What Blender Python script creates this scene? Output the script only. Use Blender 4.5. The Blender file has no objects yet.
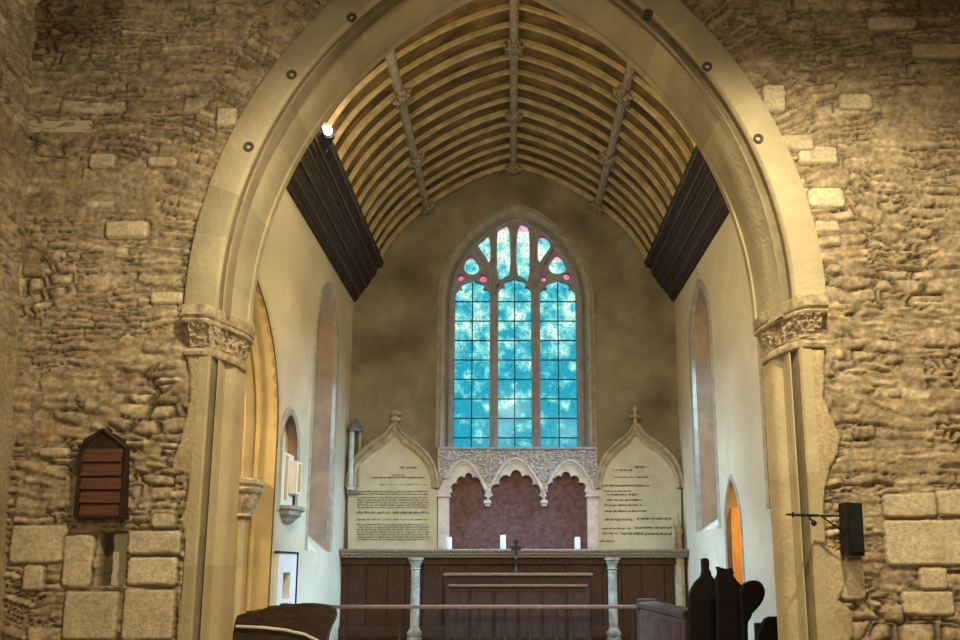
import bpy, bmesh, math, random
import numpy as np
from mathutils import Vector, Matrix

# ------------------------------------------------------------------ camera, world, lights, exposure
scene = bpy.context.scene
COL = scene.collection
TH = math.radians(9.5); F = 750.0; PX, PY = 511.0, 440.0; H = 1.55
cam_d = bpy.data.cameras.new('camera'); cam = bpy.data.objects.new('camera', cam_d); COL.objects.link(cam)
cam.location = (0, 0, H); cam.rotation_euler = (math.pi / 2 + TH, 0, 0)
cam_d.sensor_width = 36; cam_d.lens = F / 960 * 36
cam_d.shift_x = -(PX - 480) / 960; cam_d.shift_y = (PY - 320) / 960
cam_d.clip_start = 0.05
scene.camera = cam
scene.view_settings.view_transform = 'Standard'; scene.view_settings.look = 'None'
scene.view_settings.exposure = 0.0; scene.view_settings.gamma = 1.0
scene.view_settings.use_curve_mapping = False
world = bpy.data.worlds.new('sky'); scene.world = world; world.use_nodes = True
world.node_tree.nodes['Background'].inputs[0].default_value = (0.86, 0.95, 1.0, 1)
world.node_tree.nodes['Background'].inputs[1].default_value = 1.5

def light(name, typ, loc, target, energy, color, size=.3, size_y=None, spot=None, blend=.6):
    d = bpy.data.lights.new(name, typ); d.energy = energy; d.color = color
    if typ == 'AREA':
        d.size = size
        if size_y: d.shape = 'RECTANGLE'; d.size_y = size_y
    else:
        d.shadow_soft_size = size
        if typ == 'SPOT': d.spot_size = math.radians(spot); d.spot_blend = blend
    o = bpy.data.objects.new(name, d); COL.objects.link(o); o.location = loc
    o.rotation_euler = (Vector(target) - Vector(loc)).to_track_quat('-Z', 'Y').to_euler()
    return o
WARM = (1.0, .80, .52)
# unseen spots and a fill added in the nave to light the chancel arch wall
NV = (1, .86, .60)
light('nave_spot_light', 'SPOT', (-.3, 2.9, 5.5), (-.9, 5.4, 2.2), 760, NV, .06, spot=112, blend=1)
light('nave_spot_light', 'SPOT', (1.7, 2.9, 5.5), (2.3, 5.4, 2.2), 800, NV, .06, spot=112, blend=1)
light('nave_spot_light', 'SPOT', (1.5, 1.5, 4.6), (-3.8, 5.2, 5.0), 420, (1, .88, .66), .10, spot=50, blend=.9)  # unseen spot added to brighten the left nave wall
light('nave_fill_light', 'AREA', (0.3, -1.2, 3.0), (0.2, 5.4, 3.0), 125, (1, .85, .60), 2.5)
# unseen point lights added behind the arch to light the chancel roof
light('roof_fill_light', 'POINT', (-1.3, 6.9, 6.95), (0, 9, 8), 48, (1, .80, .46), .06)
light('roof_fill_light', 'POINT', (1.3, 6.9, 6.95), (0, 9, 8), 44, (1, .80, .46), .06)
# daylight arriving through the side windows of the chancel
light('window_daylight', 'AREA', (3.9, 10.62, 5.2), (-2.0, 10.3, .3), 1150, (.50, .69, 1.0), .8, 2.6).data.spread = math.radians(80)
light('window_daylight', 'AREA', (-3.85, 10.55, 5.2), (2.2, 9.8, .3), 1150, (.50, .69, 1.0), .8, 2.6).data.spread = math.radians(80)
light('chancel_fill_light', 'AREA', (0, 6.6, 5.4), (0, 11.8, 1.0), 85, (1, .82, .52), .5)  # unseen area light added to warm and brighten the chancel
light('chancel_wall_light', 'SPOT', (1.9, 6.15, 4.9), (-2.7, 8.6, 5.2), 190, (1, .74, .32), .1, spot=62, blend=1)  # unseen spots added to throw warm light on the chancel side walls
light('chancel_wall_light', 'SPOT', (-1.9, 6.15, 4.9), (2.78, 8.8, 4.9), 150, (1, .76, .38), .1, spot=66, blend=1)
# warm lamps in the side chapel and in the vestry passage
light('side_chapel_light', 'AREA', (-4.3, 7.2, 3.6), (-2.9, 8.5, 2.6), 70, (1, .74, .38), .8)
light('passage_light', 'AREA', (3.7, 9.0, 2.2), (3.1, 9.8, 1.4), 26, (1, .62, .25), .25)

# ------------------------------------------------------------------ helpers
def at(x, y, Y=None, X=None):
    """point of the place seen at photo pixel (x, y), on the plane Y=.. or X=.."""
    a = (x - PX) / F; b = (PY - y) / F
    d = Vector((a, math.cos(TH) - b * math.sin(TH), math.sin(TH) + b * math.cos(TH)))
    t = Y / d.y if Y is not None else X / d.x
    return Vector((d.x * t, d.y * t, d.z * t + H))

def tag(o, label=None, cat=None, group=None, kind=None):
    if label: o['label'] = label
    if cat: o['category'] = cat
    if group: o['group'] = group
    if kind: o['kind'] = kind
    return o
def obj(name, bm, mat, parent=None, smooth=False, recalc=True):
    if recalc: bmesh.ops.recalc_face_normals(bm, faces=bm.faces)
    me = bpy.data.meshes.new(name); bm.to_mesh(me); bm.free()
    if smooth:
        me.polygons.foreach_set('use_smooth', [True] * len(me.polygons))
        try: me.set_sharp_from_angle(angle=math.radians(38))
        except Exception: pass
    me.materials.append(mat)
    o = bpy.data.objects.new(name, me); COL.objects.link(o)
    if parent is not None:
        o.parent = parent
        o.location = -world_loc(parent)
    return o
def world_loc(o):
    v = Vector(o.location)
    while o.parent is not None:
        o = o.parent; v = v + Vector(o.location)
    return v
def thing(name, label, cat, loc, group=None):
    o = bpy.data.objects.new(name, None); COL.objects.link(o); o.location = loc; o.empty_display_size = .1
    return tag(o, label, cat, group)
def struct(name, bm, mat, parent=None, smooth=False):
    o = obj(name, bm, mat, parent, smooth)
    if parent is None: o['kind'] = 'structure'
    return o
def B(): return bmesh.new()
def box(bm, x0, x1, y0, y1, z0, z1, bev=0):
    vs = [bm.verts.new(p) for p in ((x0,y0,z0),(x1,y0,z0),(x1,y1,z0),(x0,y1,z0),(x0,y0,z1),(x1,y0,z1),(x1,y1,z1),(x0,y1,z1))]
    fs = [bm.faces.new([vs[i] for i in f]) for f in ((3,2,1,0),(4,5,6,7),(0,1,5,4),(1,2,6,5),(2,3,7,6),(3,0,4,7))]
    if bev > 0:
        es = list({e for f in fs for e in f.edges})
        bmesh.ops.bevel(bm, geom=es, offset=bev, segments=2, affect='EDGES', profile=.6)
    return bm
def lathe(bm, prof, c, n=24, axis='Z', rot=None):
    rings = []
    for r, h in prof:
        ring = []
        for k in range(n):
            a = 2 * math.pi * k / n
            p = Vector((r * math.cos(a), r * math.sin(a), h))
            if rot is not None: p = rot @ p
            ring.append(bm.verts.new(p + Vector(c)))
        rings.append(ring)
    for a, b in zip(rings, rings[1:]):
        for k in range(n): bm.faces.new((a[k], a[(k+1) % n], b[(k+1) % n], b[k]))
    bm.faces.new(rings[0][::-1]); bm.faces.new(rings[-1])
    return bm
def tube(bm, pts, r, n=10, cap=True):
    pts = [Vector(p) for p in pts]; rings = []
    rr = r if isinstance(r, (list, tuple)) else [r] * len(pts)
    for i, p in enumerate(pts):
        t = (pts[min(i+1, len(pts)-1)] - pts[max(i-1, 0)]).normalized()
        u = t.cross(Vector((0, 0, 1)) if abs(t.z) < .9 else Vector((1, 0, 0))).normalized(); v = t.cross(u)
        rings.append([bm.verts.new(p + (u * math.cos(2*math.pi*k/n) + v * math.sin(2*math.pi*k/n)) * rr[i]) for k in range(n)])
    for a, b in zip(rings, rings[1:]):
        for k in range(n): bm.faces.new((a[k], a[(k+1) % n], b[(k+1) % n], b[k]))
    if cap: bm.faces.new(rings[0][::-1]); bm.faces.new(rings[-1])
    return bm
def prism(bm, outline, mapf, d0, d1, bev=0):
    """closed outline [(u,z)] given thickness from depth d0 to d1"""
    a = [bm.verts.new(mapf(u, z, d0)) for u, z in outline]; b = [bm.verts.new(mapf(u, z, d1)) for u, z in outline]
    n = len(a); f0 = bm.faces.new(a); f1 = bm.faces.new(b[::-1])
    for k in range(n): bm.faces.new((a[k], a[(k+1) % n], b[(k+1) % n], b[k]))
    if bev: bmesh.ops.bevel(bm, geom=list(f0.edges), offset=bev, segments=2, affect='EDGES')
    return bm
def plate(bm, outer, holes, mapf, d0, d1=None):
    """flat plate with holes; thickness d0..d1 when d1 is given (reveals of the holes included)"""
    loops = [outer] + holes
    for d in ([d0] if d1 is None else [d0, d1]):
        es = []
        for lp in loops:
            vs = [bm.verts.new(mapf(u, z, d)) for u, z in lp]
            es += [bm.edges.new((vs[k], vs[(k+1) % len(vs)])) for k in range(len(vs))]
        bmesh.ops.triangle_fill(bm, use_beauty=True, use_dissolve=False, edges=es)
    if d1 is not None:
        for lp in loops:
            a = [bm.verts.new(mapf(u, z, d0)) for u, z in lp]; b = [bm.verts.new(mapf(u, z, d1)) for u, z in lp]
            for k in range(len(a)): bm.faces.new((a[k], a[(k+1) % len(a)], b[(k+1) % len(a)], b[k]))
        bmesh.ops.remove_doubles(bm, verts=bm.verts, dist=1e-5)
    return bm
def skirt(bm, la, lb, mapf, da, db):
    a = [bm.verts.new(mapf(u, z, da)) for u, z in la]; b = [bm.verts.new(mapf(u, z, db)) for u, z in lb]
    for k in range(len(a) - 1): bm.faces.new((a[k], a[k+1], b[k+1], b[k]))
def arch_pts(cx, hw, c, zs, zb, n=24):
    """two-centred arch outline from the foot on the left over the apex to the foot on the right"""
    R = hw + c; pm = math.acos(max(-1, min(1, c / R))); L = [(cx - hw, zb)] if zb < zs else []
    for k in range(n + 1):
        f = pm * k / n; L.append((cx + c - R * math.cos(f), zs + R * math.sin(f)))
    Rr = [(2 * cx - u, z) for u, z in L[:-1]][::-1]
    return L + Rr
def arch_sweep(bm, prof, cx, c, zs, zb, mapf, n=48, nv=14, closed=False, blocks=0, seed=1, base=(1, 1, 1)):
    """sweep a profile [(half width, depth)] round a two-centred arch; optional dressed-stone tones"""
    col = bm.loops.layers.float_color.get('Col') or bm.loops.layers.float_color.new('Col')
    rnd = random.Random(seed); rows = []
    for hw, d in prof:
        R = hw + c; pm = math.acos(max(-1, min(1, c / R))); L = []
        if zb < zs: L = [(cx - hw, zb + (zs - zb) * k / nv) for k in range(nv)]
        for k in range(n + 1):
            f = pm * k / n; L.append((cx + c - R * math.cos(f), zs + R * math.sin(f)))
        L = L + [(2 * cx - u, z) for u, z in L[:-1]][::-1]
        rows.append([bm.verts.new(mapf(u, z, d)) for u, z in L])
    m = len(rows[0]); tone = [1.0] * m
    if blocks:
        k = 0
        while k < m:
            t = .86 + .26 * rnd.random(); w = max(2, int(m / blocks * (.8 + .5 * rnd.random())))
            for j in range(k, min(m, k + w)): tone[j] = t
            k += w
    rng = range(len(rows)) if closed else range(len(rows) - 1)
    for i in rng:
        a, b = rows[i], rows[(i+1) % len(rows)]
        for k in range(m - 1):
            f = bm.faces.new((a[k], a[k+1], b[k+1], b[k]))
            for l in f.loops: l[col] = (tone[k] * base[0], tone[k] * base[1], tone[k] * base[2], 1)
    if closed:
        for e in (0, m - 1): bm.faces.new([r[e] for r in rows])
    return bm
FRONT = lambda u, z, d: Vector((u, d, z))          # planes facing the nave: depth is Y
def side(u, z, d): return Vector((d, u, z))         # chancel side walls: depth is X

# numpy noise
_T = np.random.RandomState(7).rand(256, 256)
def vn(x, y, s=0):
    x = np.asarray(x, float) + s * 17.31; y = np.asarray(y, float) + s * 9.77
    xi = np.floor(x).astype(int); yi = np.floor(y).astype(int); fx = x - xi; fy = y - yi
    fx = fx*fx*(3-2*fx); fy = fy*fy*(3-2*fy)
    g = lambda i, j: _T[i % 256, j % 256]
    return (g(xi,yi)*(1-fx)+g(xi+1,yi)*fx)*(1-fy)+(g(xi,yi+1)*(1-fx)+g(xi+1,yi+1)*fx)*fy
def fbm(x, y, s=0, o=4):
    v = 0; a = .5; t = 0
    for k in range(o): v = v + a * vn(x * 2**k, y * 2**k, s + k * 3); t += a; a *= .5
    return v / t
def sst(a, b, x):
    t = np.clip((x - a) / (b - a), 0, 1); return t*t*(3-2*t)

# ------------------------------------------------------------------ materials
def mat(name, c1, c2=None, scale=6.0, rough=.85, bump=.2, bscale=40.0, stretch=(1, 1, 1), metallic=0.0,
        attr=False, dirt=None, dscale=2.0, contrast=(.35, .65), spec=.3):
    m = bpy.data.materials.new(name); m.use_nodes = True; nt = m.node_tree; n = nt.nodes; L = nt.links
    bs = n['Principled BSDF']; bs.inputs['Roughness'].default_value = rough; bs.inputs['Metallic'].default_value = metallic
    bs.inputs['Specular IOR Level'].default_value = spec
    tc = n.new('ShaderNodeTexCoord'); mp = n.new('ShaderNodeMapping'); mp.inputs['Scale'].default_value = stretch
    L.new(tc.outputs['Object'], mp.inputs['Vector'])
    c2 = c2 or tuple(x * .7 for x in c1)
    nz = n.new('ShaderNodeTexNoise'); nz.inputs['Scale'].default_value = scale; nz.inputs['Detail'].default_value = 8
    nz.inputs['Roughness'].default_value = .62
    L.new(mp.outputs[0], nz.inputs['Vector'])
    cr = n.new('ShaderNodeValToRGB'); cr.color_ramp.elements[0].position = contrast[0]; cr.color_ramp.elements[1].position = contrast[1]
    cr.color_ramp.elements[0].color = (*c2, 1); cr.color_ramp.elements[1].color = (*c1, 1)
    L.new(nz.outputs['Fac'], cr.inputs[0]); out = cr.outputs[0]
    if dirt:
        n2 = n.new('ShaderNodeTexNoise'); n2.inputs['Scale'].default_value = dscale; n2.inputs['Detail'].default_value = 5
        L.new(tc.outputs['Object'], n2.inputs['Vector'])
        r2 = n.new('ShaderNodeMapRange'); r2.inputs[1].default_value = .45; r2.inputs[2].default_value = .7
        L.new(n2.outputs['Fac'], r2.inputs[0])
        mx = n.new('ShaderNodeMix'); mx.data_type = 'RGBA'; L.new(r2.outputs[0], mx.inputs[0]); L.new(out, mx.inputs[6]); mx.inputs[7].default_value = (*dirt, 1)
        out = mx.outputs[2]
    if attr:
        at_ = n.new('ShaderNodeAttribute'); at_.attribute_name = 'Col'
        mx = n.new('ShaderNodeMix'); mx.data_type = 'RGBA'; mx.blend_type = 'MULTIPLY'; mx.inputs[0].default_value = 1
        L.new(out, mx.inputs[6]); L.new(at_.outputs['Color'], mx.inputs[7]); out = mx.outputs[2]
    L.new(out, bs.inputs['Base Color'])
    if bump:
        nb = n.new('ShaderNodeTexNoise'); nb.inputs['Scale'].default_value = bscale; nb.inputs['Detail'].default_value = 6
        L.new(mp.outputs[0], nb.inputs['Vector'])
        bp = n.new('ShaderNodeBump'); bp.inputs['Strength'].default_value = bump; bp.inputs['Distance'].default_value = .02
        L.new(nb.outputs['Fac'], bp.inputs['Height']); L.new(bp.outputs[0], bs.inputs['Normal'])
    return m
def emit(name, c, s):
    m = bpy.data.materials.new(name); m.use_nodes = True; nt = m.node_tree
    bs = nt.nodes['Principled BSDF']; bs.inputs['Base Color'].default_value = (*c, 1)
    bs.inputs['Emission Color'].default_value = (*c, 1); bs.inputs['Emission Strength'].default_value = s
    return m
M = {}
M['rubble'] = mat('rubble_stone', (1.08, 1.06, 1.01), (.76, .73, .68), 34, .92, .4, 90, attr=True, contrast=(.38, .60))
M['dressed'] = mat('dressed_limestone', (.52, .435, .255), (.40, .33, .19), 3.5, .88, .35, 30, attr=True, contrast=(.3, .7))
M['carved'] = mat('carved_limestone', (.50, .40, .24), (.25, .19, .11), 16, .9, .3, 60, contrast=(.35, .6))
M['reveal'] = mat('tan_reveal_stone', (.42, .29, .17), (.28, .19, .11), 3, .9, .3, 24, dirt=(.20, .16, .12), dscale=1.6)
M['plaster_yellow'] = mat('yellow_lit_plaster', (.72, .62, .34), (.62, .52, .27), 3, .9, .1)  # yellow light on the niche back is put into this colour
M['socket'] = mat('dark_plug', (.11, .085, .05), (.06, .045, .03), 20, .9, .3)
M['groove'] = mat('dark_hollow', (.27, .215, .125), (.19, .15, .085), 5, .9, .2)  # darker stone tone for the hollow mouldings
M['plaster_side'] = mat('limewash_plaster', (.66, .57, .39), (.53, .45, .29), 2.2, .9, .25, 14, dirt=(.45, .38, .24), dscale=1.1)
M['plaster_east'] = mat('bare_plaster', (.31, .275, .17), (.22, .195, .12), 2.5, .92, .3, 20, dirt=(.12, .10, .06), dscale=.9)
M['tracery'] = mat('grey_tracery_stone', (.36, .34, .36), (.25, .235, .25), 9, .85, .3, 50)
M['hood'] = mat('hood_stone', (.40, .36, .28), (.27, .24, .18), 8, .88, .4, 40)
M['frieze'] = mat('carved_frieze', (.56, .52, .47), (.30, .27, .24), 30, .88, .4, 70)
M['arcade'] = mat('pale_arcade_stone', (.58, .50, .40), (.44, .36, .28), 9, .85, .2, 40)
M['redpanel'] = mat('red_brown_panel', (.165, .085, .068), (.085, .042, .036), 14, .85, .3, 60)
M['tablet'] = mat('cream_tablet', (.56, .53, .38), (.47, .44, .31), 4, .7, .1, 30)
M['ink'] = mat('black_letter_paint', (.09, .09, .08), None, 10, .7, 0)
M['ogee'] = mat('ogee_stone', (.46, .38, .24), (.30, .24, .14), 10, .88, .4, 40)
M['ledge'] = mat('stone_ledge', (.40, .36, .28), (.14, .12, .09), 25, .8, .4, 60, stretch=(1, 1, 3))
M['marble'] = mat('grey_marble', (.50, .49, .44), (.22, .22, .19), 9, .4, .1, 30)
M['oak'] = mat('brown_oak', (.075, .033, .013), (.026, .012, .006), 7, .55, .2, 30, stretch=(6, 6, 1))
M['oak_rail'] = mat('polished_rail', (.20, .12, .07), (.12, .07, .04), 8, .35, .1, 30, stretch=(1, 6, 6))
M['altar'] = mat('altar_oak', (.055, .024, .012), (.022, .010, .006), 7, .5, .2, 30, stretch=(6, 6, 1))
M['pew'] = mat('dark_pew_oak', (.060, .036, .020), (.025, .015, .009), 6, .5, .2, 30, stretch=(1, 1, 4))
M['pew_red'] = mat('red_brown_oak', (.09, .050, .036), (.04, .022, .016), 6, .5, .2, 30)
M['black_oak'] = mat('black_oak', (.010, .006, .004), (.004, .003, .002), 6, .6, .1, 30, stretch=(1, 1, 4), spec=.1)
M['rib'] = mat('roof_rib_oak', (.54, .42, .21), (.33, .245, .115), 6, .6, .25, 40, stretch=(1, 1, 1))
M['purlin'] = mat('greyed_purlin', (.44, .37, .26), (.22, .17, .11), 9, .65, .3, 40, stretch=(6, 1, 6))
M['board'] = mat('roof_boarding', (.25, .155, .048), (.060, .036, .013), 2.2, .8, .3, 20, stretch=(1, 2.5, 1), contrast=(.36, .68))
M['cornice'] = mat('dark_cornice_oak', (.075, .056, .045), (.024, .018, .015), 10, .6, .3, 40, stretch=(4, 1, 4), spec=.12)
M['cornice_light'] = mat('pale_cornice_oak', (.125, .09, .065), (.05, .036, .028), 12, .5, .3, 40, stretch=(4, .6, 4))  # paler oak tone for the cornice rolls
M['boss'] = mat('carved_boss_oak', (.40, .32, .20), (.10, .07, .04), 30, .7, .4, 60)
M['floor'] = mat('stone_floor', (.30, .25, .18), (.2, .16, .11), 3, .8, .2)
M['nave'] = mat('nave_plaster', (.42, .33, .2), (.3, .24, .15), 3, .9, .2)
M['dark_wood'] = mat('dark_nave_roof', (.08, .055, .035), None, 5, .8, .2)
M['hymn'] = mat('hymn_board_wood', (.15, .062, .030), (.085, .034, .017), 8, .6, .2, 30, stretch=(1, 1, 8))
M['hymn_dark'] = mat('hymn_board_frame', (.040, .020, .012), None, 8, .6, .2)
M['black'] = mat('black_plastic', (.008, .008, .008), None, 10, .6, .05)
M['iron'] = mat('black_iron', (.010, .009, .008), None, 10, .5, .05)
M['lead'] = mat('lead_cames', (.02, .05, .06), None, 10, .6, 0)
M['white_wax'] = mat('white_wax', (.72, .73, .70), (.62, .63, .6), 8, .5, 0)
M['ochre'] = mat('ochre_cloth', (.62, .42, .14), (.5, .32, .1), 6, .8, .1)
M['white_paint'] = mat('white_paint', (.78, .76, .68), (.68, .66, .58), 5, .6, .05)
M['metal'] = mat('grey_metal', (.30, .32, .33), (.18, .19, .2), 9, .35, .1, metallic=.6)
M['tube_green'] = mat('pale_green_enamel', (.50, .60, .55), (.36, .45, .42), 9, .4, .05)
M['orange_board'] = mat('warm_lit_reveal', (.62, .30, .07), (.42, .19, .04), 5, .5, .1, 20, stretch=(4, 4, .6))  # orange tone stands in for warm light on the doorway reveal
M['lamp'] = emit('lamp_glow', (1, .93, .78), 28)
M['pale_edge'] = mat('pale_edging', (.62, .58, .52), None, 8, .4, 0)

def glass_mat(name, ca, cb, cc, lines=True):
    m = bpy.data.materials.new(name); m.use_nodes = True; nt = m.node_tree; n = nt.nodes; L = nt.links; n.clear()
    out = n.new('ShaderNodeOutputMaterial'); tr = n.new('ShaderNodeBsdfTransparent'); gl = n.new('ShaderNodeBsdfGlossy')
    gl.inputs['Roughness'].default_value = .15; gl.inputs[0].default_value = (.5, .5, .5, 1)
    mx = n.new('ShaderNodeMixShader'); mx.inputs[0].default_value = .01
    tc = n.new('ShaderNodeTexCoord')
    n1 = n.new('ShaderNodeTexNoise'); n1.inputs['Scale'].default_value = 5.5; n1.inputs['Detail'].default_value = 4
    L.new(tc.outputs['Object'], n1.inputs['Vector'])
    sp = n.new('ShaderNodeSeparateXYZ'); L.new(tc.outputs['Object'], sp.inputs[0])
    ad = n.new('ShaderNodeMath'); ad.operation = 'MULTIPLY_ADD'; L.new(sp.outputs['Z'], ad.inputs[0]); ad.inputs[1].default_value = .075; ad.inputs[2].default_value = -.42
    a2 = n.new('ShaderNodeMath'); a2.operation = 'ADD'; L.new(ad.outputs[0], a2.inputs[0]); L.new(n1.outputs['Fac'], a2.inputs[1])
    cr = n.new('ShaderNodeValToRGB'); e = cr.color_ramp.elements
    e[0].position = .38; e[0].color = (*ca, 1); e[1].position = .68; e[1].color = (*cc, 1); x = e.new(.52); x.color = (*cb, 1)
    L.new(a2.outputs[0], cr.inputs[0])
    # painted foliage lines on the quarries
    n2 = n.new('ShaderNodeTexNoise'); n2.inputs['Scale'].default_value = 17; n2.inputs['Detail'].default_value = 1; n2.inputs['Distortion'].default_value = 1.2
    L.new(tc.outputs['Object'], n2.inputs['Vector'])
    s1 = n.new('ShaderNodeMath'); s1.operation = 'SUBTRACT'; L.new(n2.outputs['Fac'], s1.inputs[0]); s1.inputs[1].default_value = .5
    s2 = n.new('ShaderNodeMath'); s2.operation = 'ABSOLUTE'; L.new(s1.outputs[0], s2.inputs[0])
    mr = n.new('ShaderNodeMapRange'); L.new(s2.outputs[0], mr.inputs[0]); mr.inputs[1].default_value = .006; mr.inputs[2].default_value = .035
    mr.inputs[3].default_value = .30; mr.inputs[4].default_value = 1
    ml = n.new('ShaderNodeMix'); ml.data_type = 'RGBA'; L.new(mr.outputs[0], ml.inputs[0])
    ml.inputs[6].default_value = (.06, .32, .36, 1); L.new(cr.outputs[0], ml.inputs[7])
    L.new(ml.outputs[2] if lines else cr.outputs[0], tr.inputs[0])
    L.new(tr.outputs[0], mx.inputs[1]); L.new(gl.outputs[0], mx.inputs[2]); L.new(mx.outputs[0], out.inputs[0])
    return m
M['glass'] = glass_mat('stained_glass', (.14, .56, .64), (.42, .76, .74), (.90, .95, .82))
M['glass_pink'] = glass_mat('pink_glass', (.75, .22, .38), (.85, .4, .55), (.9, .6, .7), False)
M['glass_plain'] = glass_mat('plain_glass', (.6, .7, .75), (.7, .8, .85), (.8, .85, .9), False)

# ------------------------------------------------------------------ masonry height field
def rubble_cells(U, V, seed, cu=.23, cv=.072, warp=1.0):
    """irregular coursed rubble: cell edge distance of jittered, stretched cells of uneven size"""
    rs = np.random.RandomState(seed); N = 400
    JU = rs.uniform(.08, .92, (N, N)); JV = rs.uniform(.32, .68, (N, N)); T = rs.rand(N, N); Hh = rs.uniform(.15, 1, (N, N)); HU = rs.rand(N, N); TL = rs.uniform(-.5, .5, (N, N)); G = rs.uniform(-.002, .010, (N, N)); RS = rs.uniform(0, 1, N)
    wu = warp * (.09 * (fbm(U*1.5, V*1.5, seed) - .5) + .035 * (fbm(U*9, V*9, seed+2, 2) - .5))
    wv = warp * (.20 * (fbm(U*.8, V*1.1, seed+4, 2) - .5) + .06 * (fbm(U*4, V*5, seed+6, 2) - .5) + .016 * (fbm(U*22, V*22, seed+8, 2) - .5))
    a = (U + wu) / cu; b = (V + wv) / cv
    b = b + .75 * (vn(a * .22, b * .16, seed + 9) - .5) * 2.0 + .5 * np.sin(b * .9 + 3 * vn(a * .15, b * .1, seed + 12))
    ai = np.floor(a).astype(int); bi = np.floor(b).astype(int)
    asp = cu / cv * .62
    f1 = np.full(U.shape, 9e9); p1 = [np.zeros_like(U), np.zeros_like(U)]; id1 = [np.zeros(U.shape, int), np.zeros(U.shape, int)]
    cand = []
    for dj in (-1, 0, 1):
        for di in (-2, -1, 0, 1, 2):
            ii = (ai + di); jj = (bi + dj); im, jm = ii % N, jj % N
            x = (ii + JU[im, jm] + .5 * (jj % 2) + RS[jm]) * asp * 1.0; y = jj + JV[im, jm]
            cand.append((x, y, im, jm))
    aa = a * asp; bb = b
    for x, y, im, jm in cand:
        d = np.hypot((aa - x + .5 * asp) * .42, bb - y); m = d < f1
        f1 = np.where(m, d, f1); p1[0] = np.where(m, x, p1[0]); p1[1] = np.where(m, y, p1[1]); id1[0] = np.where(m, im, id1[0]); id1[1] = np.where(m, jm, id1[1])
    e = np.full(U.shape, 9e9)
    for x, y, im, jm in cand:
        dx = (x - p1[0]) * .42; dy = y - p1[1]; L = np.hypot(dx, dy)
        mx = ((x + p1[0]) / 2 - .5 * asp); my = (y + p1[1]) / 2
        v = ((mx - aa) * .42 * dx + (my - bb) * dy) / np.maximum(L, 1e-6)
        e1 = np.where(L < 1e-5, 9e9, v)
        k = .05; hh_ = np.clip(.5 + .5 * (e - e1) / k, 0, 1)          # smooth minimum rounds the corners
        e = np.where(e > 1e8, e1, np.where(e1 > 1e8, e, e * (1 - hh_) + e1 * hh_ - k * hh_ * (1 - hh_)))
    i_, j_ = id1
    sd = e * cv - .004 - G[i_, j_]
    h = sst(0, .011, sd) * (Hh[i_, j_] + TL[i_, j_] * (bb - p1[1]) * .8) + .25 * sst(.005, .035, sd) * Hh[i_, j_]
    return h, sd, T[i_, j_], HU[i_, j_]
def rubble_rows(U, V, seed, rowh=(.04, .125), colw=(.12, .42), warp=1.0):
    """long thin irregular courses, each stone fullest along its lower edge"""
    rs = np.random.RandomState(seed)
    Uw = U + warp * (.07 * (fbm(U*1.5, V*1.5, seed) - .5) + .05 * (fbm(U*7, V*12, seed+2, 3) - .5))
    Vw = V + warp * (.22 * (fbm(U*.8, V*1.2, seed+4, 2) - .5) + .085 * (fbm(U*3.5, V*5, seed+6, 2) - .5) + .030 * (fbm(U*13, V*18, seed+8, 3) - .5))
    v0, v1 = Vw.min() - .1, Vw.max() + .1; ed = [v0]
    while ed[-1] < v1: ed.append(ed[-1] + rowh[0] + (rowh[1] - rowh[0]) * rs.rand() ** 1.6)
    ed = np.array(ed); ri = np.clip(np.searchsorted(ed, Vw) - 1, 0, len(ed) - 2)
    h = np.zeros_like(U); tone = np.zeros_like(U); hue = np.zeros_like(U); sd = np.zeros_like(U)
    u0, u1 = Uw.min() - .1, Uw.max() + .1
    for r in range(len(ed) - 1):
        mk = ri == r
        if not mk.any(): continue
        hh = ed[r+1] - ed[r]; ce = [u0 - rs.uniform(0, .3)]
        while ce[-1] < u1: ce.append(ce[-1] + rs.uniform(*colw) * (0.55 + hh / rowh[1] * .7))
        ce = np.array(ce); k = len(ce)
        ci = np.clip(np.searchsorted(ce, Uw[mk]) - 1, 0, k - 2)
        ct = rs.uniform(0, .35, k) * hh; cb = rs.uniform(0, .12, k) * hh; ht = rs.uniform(.1, 1, k) ** 1.2; tn = rs.rand(k); hu = rs.rand(k); sl = rs.uniform(-.35, .35, k)
        du = np.minimum(Uw[mk] - ce[ci], ce[ci+1] - Uw[mk]); vv = Vw[mk] + sl[ci] * .12 * (Uw[mk] - ce[ci])
        db = vv - ed[r] - cb[ci]; dt = ed[r+1] - ct[ci] - vv; dv = np.minimum(db, dt)
        rr = min(.022, hh * .4)
        d = np.where((du < rr) & (dv < rr), rr - np.hypot(rr - du, rr - dv), np.minimum(du, dv)) - .004
        sd[mk] = d; tone[mk] = tn[ci]; hue[mk] = hu[ci]
        t = np.clip(db / hh, 0, 1)
        h[mk] = sst(0, .008, np.minimum(du, db) - .004) * sst(0, .03, dt) * ht[ci] * (1 - .55 * t)
    return h, sd, tone, hue
def rubble_field(U, V, seed, cu=.23, cv=.072, warp=1.0):
    a = rubble_rows(U, V, seed, (cv * .5, cv * 1.75), (cu * .55, cu * 1.9), warp)
    b = rubble_cells(U, V, seed, cu, cv, warp)
    m = fbm(U * 1.3, V * 1.6, seed + 70, 3) > .60
    return tuple(np.where(m, q, p) for p, q in zip(a, b))
MORTAR = np.array([.36, .28, .165]); ST_A = np.array([.31, .238, .142]); ST_B = np.array([.50, .40, .245]); ST_P = np.array([.68, .58, .38]); CREV = np.array([.06, .040, .022])
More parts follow.
